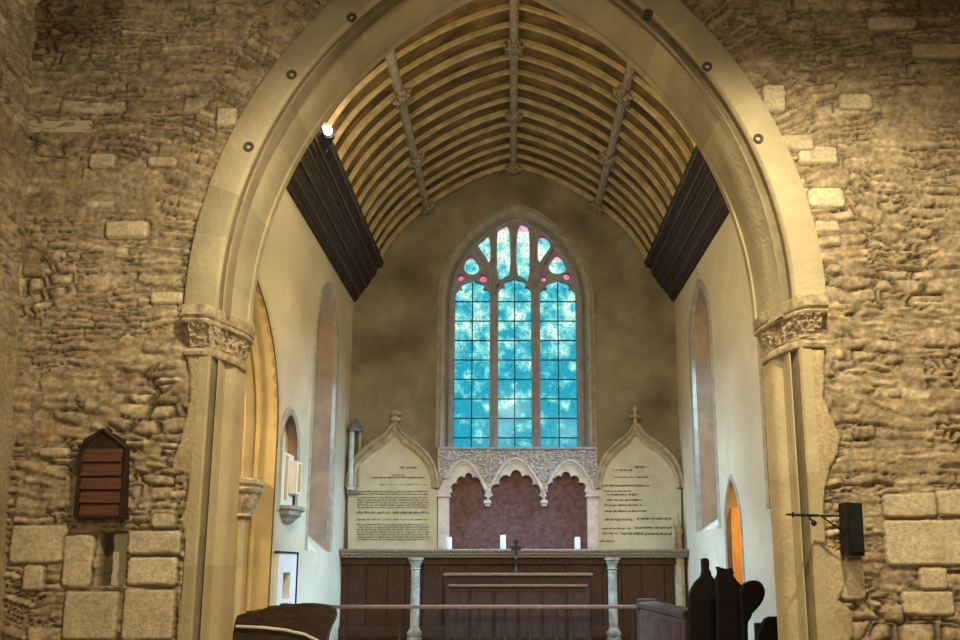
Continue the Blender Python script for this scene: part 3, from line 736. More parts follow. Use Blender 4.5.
# cornices
for s, xw in ((-1, XL), (1, XR)):
    lab = 'dark moulded oak cornice along the top of the %s chancel wall' % ('left' if s < 0 else 'right')
    t = thing('roof_cornice', lab, 'cornice', (xw, 9, 6.0))
    sx = lambda d: xw - s * d
    pr_ = [(-.02, 5.98), (0, 5.98), (.05, 5.98), (.06, 6.03), (.09, 6.04), (.10, 6.08), (.16, 6.16), (.20, 6.24), (.235, 6.25), (.245, 6.29), (.27, 6.31), (.30, 6.40), (.345, 6.42), (.36, 6.47), (.355, 6.52), (.385, 6.56), (.47, 6.61), (.50, 6.67), (.44, 6.72), (.22, 6.72), (-.05, 6.72)]
    bm = B(); rows = [[bm.verts.new((sx(d), yy_, z)) for d, z in pr_] for yy_ in (5.9, 9, 12.2)]
    for a, b in zip(rows, rows[1:]):
        for k in range(len(a)-1): bm.faces.new((a[k], a[k+1], b[k+1], b[k]))
    bm.faces.new(rows[0]); obj('moulded_beam', bm, M['cornice'], t)
    for d, z, r_ in ((.115, 6.10, .016), (.215, 6.235, .018), (.30, 6.375, .016), (.375, 6.50, .020), (.47, 6.605, .018)):
        bm = B(); tube(bm, [(sx(d), 5.95, z), (sx(d), 12.18, z)], r_, 8); obj('roll_moulding', bm, M['cornice_light'], t, True)
# small floodlight glowing above the left cornice
c = at(329, 133, X=-2.15); t = thing('floodlight', 'small round lit floodlight on the left cornice beside the arch', 'lamp', c)
bm = B(); bmesh.ops.create_uvsphere(bm, u_segments=16, v_segments=10, radius=.05)
for v in bm.verts: v.co = Vector((v.co.x, v.co.y - .05, v.co.z)) + c
obj('bulb', bm, M['lamp'], t, True)
bm = B(); rot = Matrix.Rotation(math.pi/2, 3, 'X'); lathe(bm, [(.03, -.10), (.05, -.08), (.065, 0), (.060, 0), (.045, -.07)], c, 16, rot=rot); obj('shade', bm, M['iron'], t, True)
bm = B(); tube(bm, [c + Vector((0, .08, 0)), c + Vector((-.02, .12, -.1)), c + Vector((-.06, .12, -.2))], .012, 8); obj('bracket', bm, M['iron'], t)
light('floodlight_glow', 'POINT', c + Vector((.10, -.12, .06)), c + Vector((0, 0, 1)), 12, (1, .9, .7), .04)

# ------------------------------------------------------------------ chapel arch mouldings on the left wall
t = thing('chapel_arch', 'yellow-lit moulded stone archway opening through the left chancel wall beside the arch', 'arch', (XL, 7.20, 0))
bm = B(); arch_sweep(bm, [(1.24, -2.66), (1.29, -2.645), (1.32, -2.67)], 7.20, .35, 3.05, .15, side, 30, 6); obj('outer_bead', bm, M['dressed'], t, True)
bm = B(); arch_sweep(bm, [(1.24, -2.68), (1.23, -2.84), (1.18, -2.85), (1.17, -2.88), (1.20, -2.92), (1.13, -2.95), (1.10, -2.99), (1.13, -3.04), (1.06, -3.07), (1.04, -3.28)], 7.20, .35, 3.05, .15, side, 30, 6, base=(1.1, 1.0, .8)); obj('moulded_order', bm, M['dressed'], t, True)
bm = B(); zc = 2.21
rot = None
lathe(bm, [(.07, zc-.14), (.10, zc-.12), (.085, zc-.09), (.13, zc-.02), (.155, zc+.08), (.15, zc+.12), (.19, zc+.14), (.20, zc+.17), (.18, zc+.20), (.21, zc+.23), (.21, zc+.27), (.15, zc+.30)], (-2.98, 8.34, 0), 32)
for v in bm.verts:
    if zc - .09 < v.co.z < zc + .13:
        a = math.atan2(v.co.y - 8.34, v.co.x + 2.98); k_ = .022 * math.sin(a * 8 + v.co.z * 40); v.co.x += k_ * math.cos(a); v.co.y += k_ * math.sin(a)
obj('capital', bm, M['carved'], t, True)
# niche contents on the left wall
t = thing('niche_board', 'white framed board with two ochre strips standing in the small arched niche', 'niche board', (-2.7, 8.98, 2.2))
bm = B(); box(bm, -2.78, -2.67, 8.70, 9.16, 2.24, 2.88, .01); box(bm, -2.67, -2.58, 8.98, 9.20, 2.40, 2.80, .008); obj('board', bm, M['white_paint'], t)
bm = B(); box(bm, -2.672, -2.662, 8.80, 8.90, 2.32, 2.84); obj('ochre_strip', bm, M['ochre'], t)
bm = B(); box(bm, -2.585, -2.575, 9.04, 9.15, 2.43, 2.77); obj('ochre_strip', bm, M['ochre'], t)
bm = B(); arch_sweep(bm, [(.30, -2.66), (.37, -2.645), (.40, -2.67)], 8.93, .10, 2.97, 2.17, side, 14, 4); o = obj('niche_surround', bm, M['hood'], None, True)
tag(o, 'arched stone surround of the small niche in the left chancel wall', 'niche')
bm = B(); rows = []
for d, z in ((.02, 2.03), (.08, 2.07), (.10, 2.10), (.16, 2.14), (.17, 2.19), (.20, 2.20), (.20, 2.24), (0, 2.24)):
    rows.append([bm.verts.new((-2.70 + d * ca_, 8.98 + sa_ * (.12 + d), z)) for ca_, sa_ in ((0.05, -1), (.75, -.9), (1, -.4), (1, .4), (.75, .9), (.05, 1))])
for a, b in zip(rows, rows[1:]):
    for k in range(5): bm.faces.new((a[k], a[k+1], b[k+1], b[k]))
tag(obj('stone_corbel', bm, M['hood']), 'moulded stone corbel shelf under the small arched niche', 'corbel')
t = thing('aumbry_frame', 'plain white rectangular frame round a small slot low on the left wall', 'wall cupboard', (-2.68, 8.85, 1.4))
bm = B(); plate(bm, [(8.50, .7), (9.22, .7), (9.22, 1.69), (8.50, 1.69)], [[(8.70, 1.17), (8.98, 1.17), (8.98, 1.47), (8.70, 1.47)]], side, -2.60, -2.70); obj('frame', bm, M['white_paint'], t)
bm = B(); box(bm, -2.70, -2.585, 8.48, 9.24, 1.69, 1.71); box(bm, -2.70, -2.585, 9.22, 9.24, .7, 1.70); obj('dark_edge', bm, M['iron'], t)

# lancet surrounds
for nm, x, s, yc, hw, zs_, zb_, lab in (('window_surround', XL, 1, 10.55, .63, 4.68, 1.75, 'left'), ('window_surround', XR, -1, 10.62, .56, 4.83, 2.05, 'right')):
    bm = B(); arch_sweep(bm, [(hw - .03, x - s*.12), (hw - .02, x + s*.01), (hw + .06, x + s*.025), (hw + .09, x)], yc, .35, zs_, zb_, side, 16, 6)
    tag(obj(nm, bm, M['hood'], None, True), 'stone edging round the tall deep lancet window in the %s chancel wall' % lab, 'window surround')
bm = B(); arch_sweep(bm, [(.32, XR), (.335, XR - .02), (.36, XR - .015), (.37, XR)], 9.42, .42, 2.02, .15, side, 14, 6)
tag(obj('doorway_surround', bm, M['hood'], None, True), 'thin stone edging round the narrow orange-lit doorway in the right wall', 'doorway')
# added strip standing for the edge of another arch in the right wall
a = at(763, 375, X=XR-.02); b = at(764, 510, X=XR-.02)
bm = B(); box(bm, XR - .05, XR + .01, a.y - .05, a.y + .05, b.z, a.z + 1.2, .008); tag(obj('arch_edge_strip', bm, M['ogee']), 'long narrow vertical strip on the right chancel wall behind the column', 'wall strip')

# ------------------------------------------------------------------ reredos: blind arcade, frieze, tablets
YR = 12.10
def PXY(px, py, Y=YR): v = at(px, py, Y); return (v.x, v.z)
ar = thing('altar_arcade', 'pale stone arcade of three cusped arches over a red-brown panel below the east window', 'arcade', (.08, 12.15, 2.5))
x0, z0 = PXY(440, 549); x1, zt = PXY(596, 452)
def cusp_arch(xa, xb, ya, yt, nf=6):
    """foiled arch opening in photo space between springings (xa..xb), spring y, top y"""
    cx = (xa + xb) / 2; w = (xb - xa) / 2; pts = []
    N = nf * 8
    for k in range(N + 1):
        th = math.pi * k / N; 
        ux = -math.cos(th); uz = math.sin(th) ** .9 * (1 + .12 * math.exp(-((th - math.pi/2) / .35) ** 2))
        f = abs(math.cos(th * nf)); sc = .84 + .16 * f ** .7
        pts.append((cx + ux * w * sc, ya + (yt - ya) * min(uz, 1.1) * sc))
    return pts
tops = [(449, 484, 473), (488, 542, 470), (547, 588, 472)]
opening = [PXY(449, 549)]
A1 = cusp_arch(449, 488, 497, 475); A2 = cusp_arch(488, 544, 503, 473); A3 = cusp_arch(544, 588, 497, 474)
opening += [PXY(*p) for p in A1[:-1]] + [PXY(486, 503), PXY(489.5, 503)] + [PXY(*p) for p in A2[1:-1]] + [PXY(542.5, 503), PXY(546, 503)] + [PXY(*p) for p in A3[1:]] + [PXY(588, 549)]
outer = [PXY(438, 549), PXY(438, 448), PXY(597, 448), PXY(597, 549)]
bm = B(); plate(bm, outer, [opening], FRONT, 12.06, 12.20); obj('arcade_screen', bm, M['arcade'], ar)
bm = B(); a = PXY(445, 549); b = PXY(592, 468); box(bm, a[0], b[0], 12.17, 12.195, a[1], b[1]); obj('back_panel', bm, M['redpanel'], ar)
# extrados mouldings
for (xa, xb, ya, yt) in ((441, 486, 490, 461), (486, 545, 497, 459), (545, 594, 490, 461)):
    cx = (xa + xb) / 2; w = (xb - xa) / 2; L = []
    for k in range(33):
        t_ = -1 + 2 * k / 32; L.append((cx + w * t_, ya + (yt - ya) * (1 - abs(t_) ** 1.9)))
    bm = B(); tube(bm, [(lambda v: (v[0], 12.045, v[1]))(PXY(*p)) for p in L], .028, 8); obj('arch_moulding', bm, M['arcade'], ar, True)
    L2 = [(cx + (x_ - cx) * .90, y_ + 3.0) for x_, y_ in L[5:-5]]
    bm = B(); tube(bm, [(lambda v: (v[0], 12.05, v[1]))(PXY(*p)) for p in L2], .016, 8); obj('arch_moulding', bm, M['arcade'], ar, True)
for px in (487.5, 544.2):
    v = at(px, 502, 12.06); bm = B(); box(bm, v.x-.055, v.x+.055, 12.0, 12.17, v.z-.03, v.z+.03, .012); box(bm, v.x-.04, v.x+.04, 12.02, 12.15, v.z-.07, v.z-.035, .01); obj('pendant', bm, M['arcade'], ar)
for xa, xb in ((437.5, 448.5), (588.5, 598)):
    a = at(xa, 549, 12.02); b = at(xb, 497, 12.02)
    bm = B(); box(bm, a.x, b.x, 12.02, 12.19, a.z, b.z, .008); pl = obj('pilaster', bm, M['arcade'], ar)
    bm = B(); box(bm, a.x-.03, b.x+.03, 11.98, 12.19, b.z, b.z+.035, .01); box(bm, a.x-.015, b.x+.015, 12.0, 12.19, b.z+.035, b.z+.10, .01); obj('pilaster_cap', bm, M['arcade'], pl)
# carved frieze under the sill
a = at(439, 481, 12.05); b = at(596, 449, 12.05); nx_, nz_ = 260, 60
def in_ext(x, z):
    d = 1
    for (xa, xb, ya, yt) in ((441, 486, 490, 461), (486, 545, 497, 459), (545, 594, 490, 461)):
        p0 = PXY(xa, ya); p1 = PXY(xb, yt); cx = (p0[0] + p1[0]) / 2; w = abs(p1[0] - p0[0]) / 2
        t_ = (x - cx) / w
        if abs(t_) < 1 and z < p0[1] + (p1[1] - p0[1]) * (1 - abs(t_) ** 1.9): return True
    return z < b_low
b_low = a.z
bm = B(); rows = []
for j in range(nz_ + 1):
    z = a.z + (b.z - a.z) * j / nz_; row = []
    for i in range(nx_ + 1):
        x = a.x + (b.x - a.x) * i / nx_
        q = float(fbm(np.array(x * 24), np.array(z * 24), 61, 2)); kn = abs(q - .5) * .20
        row.append(bm.verts.new((x, 12.055 - .045 + kn, z)))
    rows.append(row)
for j in range(nz_):
    for i in range(nx_):
        f = [rows[j][i], rows[j][i+1], rows[j+1][i+1], rows[j+1][i]]
        if not any(in_ext(v.co.x, v.co.z) for v in f): bm.faces.new(f)
bmesh.ops.delete(bm, geom=[v for v in bm.verts if not v.link_faces], context='VERTS')
tag(obj('carved_frieze', bm, M['frieze'], ar, True))
bm = B(); box(bm, a.x, b.x, 12.0, 12.45, b.z - .01, b.z + .03, .01); obj('sill', bm, M['tracery'], ar)

def ogee(cx, xa, xb, yspr, ytop, k=18):
    """ogee outline: convex flanks turning concave towards the point"""
    L = []
    for s_ in (-1, 1):
        w = (cx - xa) if s_ < 0 else (xb - cx); side_ = []
        ctrl = [(1.0, 0), (.97, .18), (.88, .38), (.72, .55), (.50, .70), (.30, .80), (.14, .90), (.04, 1.0)]
        for u, v in cr_spline([(-a_, b_) for a_, b_ in ctrl], 3): side_.append((cx + s_ * -u * w * 1.0, yspr + (ytop - yspr) * v))
        L = side_ if s_ < 0 else L + side_[::-1]
    return L
def tablet(cx, xa, xb, lab, hlab, left):
    t = thing('inscribed_tablet', lab, 'inscribed tablet', at(cx, 549, 12.1))
    og = ogee(cx, xa + 4, xb - 4, 488, 437 if left else 434)
    outl = [PXY(xa, 549)] + [PXY(xa, 490)] + [PXY(*p) for p in og] + [PXY(xb, 490), PXY(xb, 549)]
    bm = B(); prism(bm, outl, FRONT, 12.09, 12.19); pn = obj('panel', bm, M['tablet'], t)
    # lettering: fine irregular strokes, too small to read
    rnd = random.Random(int(cx))
    def line(y, x_0, x_1, hgt, dens=.9, wgt=.30):
        x = x_0; bm = B(); q0 = at(x_0, y + .1, 12.085); q1 = at(x_1 + .6, y - .1, 12.085); box(bm, q0.x, q1.x, 12.0865, 12.092, (q0.z+q1.z)/2 - .0012, (q0.z+q1.z)/2 + .0012)
        while x < x_1:
            wl = rnd.uniform(2, 9)                       # a word
            xe = min(x + wl, x_1)
            while x < xe:
                c0 = at(x, y + hgt * rnd.uniform(.3, .5), 12.085); c1 = at(x + wgt + .2 * rnd.random(), y - hgt * rnd.uniform(.3, .5), 12.085)
                if rnd.random() < dens:
                    if rnd.random() < .35: c1 = at(x + .8, y + hgt*.3 - hgt * .25, 12.085)
                    box(bm, c0.x, c1.x, 12.083, 12.092, min(c0.z, c1.z), max(c0.z, c1.z))
                x += rnd.uniform(.7, 1.1)
            x += 1.1
        obj('inscription_line', bm, M['ink'], pn)
    if left:
        line(467.5, 400, 416, 2.6); line(475, 392, 405, 1.6, .8)
        line(477.5, 372, 424, 2.0); line(484.5, 379, 427, 1.6, .6)
        for y_ in (491.5, 494): line(y_, 357, 428, 1.7)
        for k_ in range(5): line(497.5 + k_ * 2.5, 357, 428, 1.7)
        line(512.5, 357, 428, 3.2); line(519.5, 357, 428, 1.6, .7)
        for k_ in range(7): line(524.5 + k_ * 2.5, 357, 428, 1.7)
    else:
        for y_, a_, b_, h_ in ((470, 614, 632, 2.2), (467, 635, 649, 2.2), (477, 615, 648, 1.6), (485.5, 603, 649, 2.4), (491, 604, 631, 1.8), (494.5, 607, 638, 2.6),
                               (500, 607, 641, 2.2), (505, 605, 642, 2.2), (511, 605, 646, 2.4), (519.5, 605, 632, 2.6), (518.5, 637, 671, 2.4),
                               (528.5, 602, 631, 1.8), (527.5, 635, 676, 2.6), (533.5, 603, 618, 2.4), (533.5, 621, 677, 3.0), (541, 600, 614, 2.2)):
            line(y_, a_, b_, h_)
    # ogee hood round the tablet
    hd = thing('ogee_hood', hlab, 'stone hood', at(cx, 430, 12.1))
    og_o = [PXY(*p) for p in ogee(cx, xa - 3, xb + 3, 488, 423)]; og_i = [PXY(*p) for p in ogee(cx, xa + 6, xb - 6, 488, 438)]
    bm = B(); n_ = len(og_o); rws = []
    for f_, d_ in ((0, 12.19), (.0, 12.05), (.12, 12.01), (.25, 12.02), (.36, 12.06), (.55, 12.04), (.66, 12.03), (.8, 12.06), (.92, 12.07), (1, 12.12)):
        rws.append([bm.verts.new((o_[0]*(1-f_) + i_[0]*f_, d_, o_[1]*(1-f_) + i_[1]*f_)) for o_, i_ in zip(og_o, og_i)])
    for a_, b_ in zip(rws, rws[1:]):
        for k_ in range(n_ - 1): bm.faces.new((a_[k_], a_[k_+1], b_[k_+1], b_[k_]))
    obj('hood_moulding', bm, M['ogee'], hd, True)
    c0 = at(cx, 428, 12.06); bm = B()
    if left:
        hh_ = at(cx, 411, 12.06).z - c0.z
        lathe(bm, [(.05, -.06), (.05, 0), (.04, .06), (.045, .10), (.085, .12), (.09, .16), (.05, .18), (.045, hh_-.08), (.09, hh_-.06), (.095, hh_-.02), (.05, hh_), (.02, hh_+.02)], c0, 16)
    else:
        hh_ = at(cx, 405, 12.06).z - c0.z
        lathe(bm, [(.05, -.06), (.045, 0), (.03, .08), (.028, hh_*.42), (.10, hh_*.46), (.10, hh_*.54), (.03, hh_*.58), (.035, hh_*.72), (.05, hh_*.80), (.03, hh_*.9), (.006, hh_)], c0, 12)
    obj('finial', bm, M['ogee'], hd, True)
tablet(395, 348, 437, 'cream tablet left of the arcade densely covered with small black lettering', 'stone ogee hood with round knob finial over the left cream tablet', True)
tablet(635.5, 597, 681, 'cream tablet right of the arcade with sparse uneven lines of black lettering', 'stone ogee hood with cross finial over the right cream tablet', False)

# ledge, reredos panelling, pillars
a = at(346, 557, 11.85); b = at(687, 549, 11.85)
bm = B(); zl = b.z
for pr0 in [[(0, 11.66), (0.0, 11.62)]]: pass
secp = [(12.19, zl-.13), (11.89, zl-.13), (11.88, zl-.09), (11.84, zl-.085), (11.83, zl-.055), (11.85, zl-.05), (11.81, zl-.04), (11.80, zl-.01), (11.82, zl), (12.19, zl)]
rows = [[bm.verts.new((x, y_, z_)) for y_, z_ in secp] for x in np.linspace(XL + .01, XR - .01, 5)]
for r0, r1 in zip(rows, rows[1:]):
    for k in range(len(r0)-1): bm.faces.new((r0[k], r0[k+1], r1[k+1], r1[k]))
tag(obj('stone_ledge', bm, M['ledge']), 'long moulded stone ledge running across the east wall under the tablets', 'ledge')
t = thing('reredos_panelling', 'brown oak wall panelling with upright boards beneath the long stone ledge', 'panelling', (.05, 12.0, .4))
bm = B(); box(bm, XL + .01, XR - .01, 12.02, 12.12, .4, zl - .12)
edges_px = [348, 366, 387, 405, 422, 443, 466, 490, 515, 540, 565, 590, 603, 622, 642, 665, 686]
obj('backing', bm, M['oak'], t)
bm = B(); box(bm, XL + .01, XR - .01, 11.96, 12.03, zl-.24, zl-.13, .008); obj('top_rail', bm, M['oak'], t)
bm = B(); box(bm, XL + .01, XR - .01, 11.95, 12.03, .4, .62, .01); obj('bottom_rail', bm, M['oak'], t)
for i, (ea, eb) in enumerate(zip(edges_px, edges_px[1:])):
    xa_, xb_ = at(ea, 600, 12).x, at(eb, 600, 12).x
    bm = B(); box(bm, xa_ + .012, xb_ - .012, 11.99 + .01 * (i % 2), 12.03, .62, zl - .25, .006); obj('board', bm, M['oak'], t)
def pillar(px, lab):
    v = at(px, 600, 11.9); t = thing('stone_pillar', lab, 'pillar', (v.x, 11.9, .4), 'pillars under the stone ledge'); zt = zl - .132
    c = (v.x, 11.90, 0)
    bm = B(); lathe(bm, [(.115, .4), (.12, .44), (.10, .47), (.115, .50), (.11, .54), (.085, .57), (.08, .60)], c, 24); obj('base', bm, M['marble'], t, True)
    bm = B(); lathe(bm, [(.070, .585), (.072, .9), (.068, zt - .17)], c, 24); obj('shaft', bm, M['marble'], t, True)
    bm = B(); lathe(bm, [(.07, zt-.19), (.088, zt-.175), (.07, zt-.16), (.078, zt-.11), (.11, zt-.06), (.10, zt-.05), (.125, zt-.035), (.13, zt)], c, 24)
    obj('capital', bm, M['marble'], t, True)
pillar(415, 'grey stone pillar standing under the left part of the ledge'); pillar(613, 'grey stone pillar standing under the right part of the ledge')

# altar
v0 = at(446, 573, 11.3); v1 = at(590, 573, 11.3); za = v0.z
t = thing('altar_table', 'dark oak altar with panelled front standing before the centre of the panelling', 'altar', ((v0.x+v1.x)/2, 11.5, .4))
bm = B(); box(bm, v0.x-.04, v1.x+.04, 11.26, 11.62, za-.04, za, .008); obj('altar_top', bm, M['oak_rail'], t)
bm = B(); box(bm, v0.x, v1.x, 11.31, 11.60, .4, za-.04); bd = obj('body', bm, M['altar'], t)
bm = B(); zr = at(450, 585, 11.28).z; box(bm, v0.x+.04, v1.x-.04, 11.27, 11.33, zr-.025, zr+.01, .005); obj('front_moulding', bm, M['oak_rail'], t)
for i in range(6):
    w_ = (v1.x - v0.x) / 6; xa_ = v0.x + i * w_
    bm = B(); box(bm, xa_ + .03, xa_ + w_ - .03, 11.295, 11.32, .5, zr - .06, .012); obj('front_panel', bm, M['altar'], bd)
for px, py in ((449, 537), (503, 535), (577.5, 537)):
    lo = at(px, 549, 11.92); c = Vector((lo.x, 11.92, zl)); hi = at(px, py, 11.92).z
    t = thing('candle', {449: 'white candle stub at the left end of the ledge under the red panel', 503: 'white candle stub on the ledge just left of the dark cross', 577.5: 'white candle stub on the ledge right of the dark cross'}[px], 'candle', c, 'candles on the ledge')
    bm = B(); lathe(bm, [(.044, .0), (.046, .01), (.044, hi - zl - .01), (.036, hi - zl)], c, 20); wx = obj('wax', bm, M['white_wax'], t, True)
    bm = B(); tube(bm, [c + Vector((0, 0, hi - zl - .01)), c + Vector((.002, 0, hi - zl + .02))], .003, 6); obj('wick', bm, M['iron'], wx)
# altar cross
v = at(516, 573, 11.4); zc0 = za; zt = at(516, 539, 11.4).z
t = thing('altar_cross', 'small dark metal cross on a stem standing on the altar top', 'cross', (v.x, 11.4, zc0))
bm = B(); lathe(bm, [(.06, zc0), (.06, zc0+.015), (.035, zc0+.03), (.014, zc0+.06), (.012, zc0+.18), (.028, zc0+.21), (.012, zc0+.24), (.012, zc0+.3)], (v.x, 11.4, 0), 16); obj('stem', bm, M['iron'], t, True)
bm = B(); hz_ = zt - zc0; cxx = v.x; zq = zt - .14
prism(bm, [(cxx-.014, zc0+.28), (cxx+.014, zc0+.28), (cxx+.018, zq-.03), (cxx+.07, zq-.035), (cxx+.075, zq), (cxx+.07, zq+.035), (cxx+.022, zq+.03), (cxx+.035, zt-.03), (cxx, zt), (cxx-.035, zt-.03), (cxx-.022, zq+.03), (cxx-.07, zq+.035), (cxx-.075, zq), (cxx-.07, zq-.035), (cxx-.018, zq-.03)], FRONT, 11.385, 11.415)
obj('cross_head', bm, M['iron'], t)
# communion rail
zr = at(480, 605, 10.95).z; xa_ = XL + .02; xb_ = at(636, 607, 10.95).x
t = thing('communion_rail', 'long low communion rail with slim uprights crossing in front of the altar', 'altar rail', ((xa_+xb_)/2, 10.95, .4))
bm = B(); box(bm, xa_, xb_, 10.90, 11.0, zr-.05, zr, .012); obj('handrail', bm, M['oak_rail'], t)
for px in (345, 400, 456, 480, 505, 530, 557, 571, 632):
    xx = max(at(px, 620, 10.95).x, XL + .05); bm = B(); lathe(bm, [(.026, .4), (.026, .46), (.016, .5), (.014, .66), (.022, .7), (.014, .74), (.014, zr-.05)], (xx, 10.95, 0), 10); obj('upright', bm, M['altar'], t, True)
# pipe lamp in the north-east corner
c = at(350, 490, 12.0); zt = at(350, 431, 12.0).z
t = thing('corner_pipe', 'pale upright pipe with pointed grey cap in the left corner by the tablet', 'pipe', c)
bm = B(); lathe(bm, [(.055, c.z), (.06, c.z+.04), (.042, c.z+.06), (.042, zt)], (c.x, 12.0, 0), 16); obj('tube', bm, M['tube_green'], t, True)
bm = B(); lathe(bm, [(.03, c.z+.05), (.03, zt)], (c.x+.11, 12.1, 0), 12); obj('thin_pipe', bm, M['ogee'], t, True)
bm = B(); zc_ = zt; lathe(bm, [(.12, zc_-.01), (.13, zc_+.02), (.10, zc_+.10), (.03, zc_+.20), (.012, zc_+.23)], (c.x+.05, 12.02, 0), 18); obj('cap', bm, M['metal'], t, True)
bm = B(); box(bm, c.x-.06, c.x+.14, 12.0, 12.2, c.z-.06, c.z, .01); obj('bracket', bm, M['metal'], t)
# pinnacled shaft in the right corner
c = at(697, 556, 12.0); t = thing('pinnacle_shaft', 'small grey pinnacled stone shaft in the right corner beside the tablet', 'pinnacle', (c.x, 12.0, c.z))
zt = at(695, 513, 12.0).z
bm = B(); lathe(bm, [(.08, .4), (.08, c.z), (.10, c.z+.03), (.055, c.z+.08), (.05, zt-.35), (.075, zt-.30), (.045, zt-.22), (.004, zt)], (2.66, 12.0, 0), 8); obj('shaft', bm, M['ogee'], t)
bm = B(); lathe(bm, [(.03, c.z+.03), (.03, zt-.45), (.045, zt-.40), (.003, zt-.12)], (2.58, 11.95, 0), 6); obj('small_pinnacle', bm, M['ogee'], t)

# ------------------------------------------------------------------ choir stalls
t = thing('choir_stall', 'dark oak choir stall with fluted front and sloping desk in front of the right wall', 'choir stall', (2.1, 9.3, .15))
zt = 1.06
stall_south = t; bm = B(); box(bm, 1.86, 1.92, 8.16, 10.3, .15, zt-.05); fr = obj('front', bm, M['pew_red'], t)
for k in range(23):
    yk = 8.22 + k * .091; bm = B(); tube(bm, [(1.855, yk, .22), (1.855, yk, zt-.12)], .022, 8); obj('front_flute', bm, M['pew_red'], fr, True)
bm = B()
ds = [(1.82, zt-.06), (1.82, zt-.01), (1.84, zt), (2.05, zt+.02), (2.06, zt-.02), (1.9, zt-.07)]
rows = [[bm.verts.new((x_, y_, z_)) for x_, z_ in ds] for y_ in (8.12, 10.35)]
for k in range(len(ds)): bm.faces.new((rows[0][k], rows[0][(k+1) % len(ds)], rows[1][(k+1) % len(ds)], rows[1][k]))
bm.faces.new(rows[0]); bm.faces.new(rows[1][::-1]); obj('book_desk', bm, M['pew'], t)
bm = B(); box(bm, 1.83, 2.08, 10.28, 10.36, .15, zt+.05, .02); obj('end_panel', bm, M['pew'], t)
bm = B(); box(bm, 1.83, 2.08, 8.12, 8.18, .15, zt+.03, .015); obj('end_panel', bm, M['pew'], t)
stall_south.rotation_euler = (0, 0, math.radians(3.2)); stall_south.location = (2.03, 9.35, .15)
def bench_end(name, pts, Y, th_, lab, m='black_oak', grp=None):
    P_ = smooth([(lambda v: (v.x, v.z))(at(x, y, Y)) for x, y in pts], 2)
    bm = B(); prism(bm, P_, FRONT, Y, Y + th_, .012); c = at(sum(p[0] for p in pts)/len(pts), 640, Y)
    return tag(obj(name, bm, M[m], None, True), lab, 'bench end', grp)
bench_end('bench_end', [(690,700),(690,620),(690,592),(697,581),(702,577),(703.5,570),(702.5,562),(703,558),(709,558),(709.5,564),(709,572),(713,577),(719,584),(722,600),(722,700)], 8.0, .09,
          'black carved bench end with a slim flat-topped poppyhead, leftmost of the group')
be = bench_end('bench_end', [(719,700),(719,600),(718,585),(716,580),(720,573),(717,565.5),(723,568.5),(729,569),(733,567),(732.5,574),(737,581),(743,586),(747,600),(748,640),(748,700)], 7.55, .09,
          'tall black carved bench end with an eared poppyhead, middle of the group')
bench_end('bench_end', [(745,700),(744,612),(741,594),(743,586),(750,581),(758,580),(764,585),(765.5,594),(762,603),(755,611),(748,618),(748,640),(752,700)], 7.3, .09,
          'black bench end carved as a leaning rounded heart lobe, right of the group')
bench_end('bench_end', [(757,700),(757,640),(760,632),(764,624),(768,618),(775,616.5),(790,618),(796,640),(796,700)], 6.6, .09,
          'low dark bench end with rounded shoulder half hidden behind the right column')
t = thing('pew', 'low dark pew back running behind the carved bench ends at the right', 'pew', (2.3, 7.4, .15))
bm = B(); box(bm, 2.15, 2.72, 6.75, 6.83, .15, 1.05, .015); obj('pew_back', bm, M['black_oak'], t)
bm = B(); box(bm, 2.15, 2.72, 6.83, 7.25, .50, .56, .01); obj('pew_seat', bm, M['black_oak'], t)
# left stall
t = thing('choir_stall', 'brown oak choir stall with rounded scroll end in front of the left wall', 'choir stall', (-2.1, 7.2, .15))
Yl = 7.0
P_ = smooth([(lambda v: (v.x, v.z))(at(x, y, Yl)) for x, y in [(232,700),(232,617),(245,613),(262,610),(270,605),(282,607),(278,603),(292,604.5),(305,603),(320,604),(331,606),(335.5,612),(334,620),(329,628),(326,642),(320,700)]], 2)
bm = B(); prism(bm, P_, FRONT, Yl, Yl + .10, .012); obj('stall_end', bm, M['pew'], t, True)
a = at(316, 640, Yl); zt = at(300, 606, Yl).z
bm = B(); box(bm, -2.45, a.x, Yl + .1, 7.45, zt-.10, zt-.05, .01); obj('book_desk', bm, M['pew'], t)
bm = B(); box(bm, a.x - .06, a.x, Yl + .1, 7.45, .15, zt-.10, .01); obj('front', bm, M['pew'], t)
pts = [at(236, 626.5, 6.97), at(262, 627.5, 6.97), at(285, 630, 6.97), at(305, 634.5, 6.97), at(318, 641, 6.97), at(324, 650, 6.97)]
bm = B(); tube(bm, pts, .014, 8); obj('pale_edging', bm, M['pale_edge'], t, True)['label'] = 'thin pale curved edging'

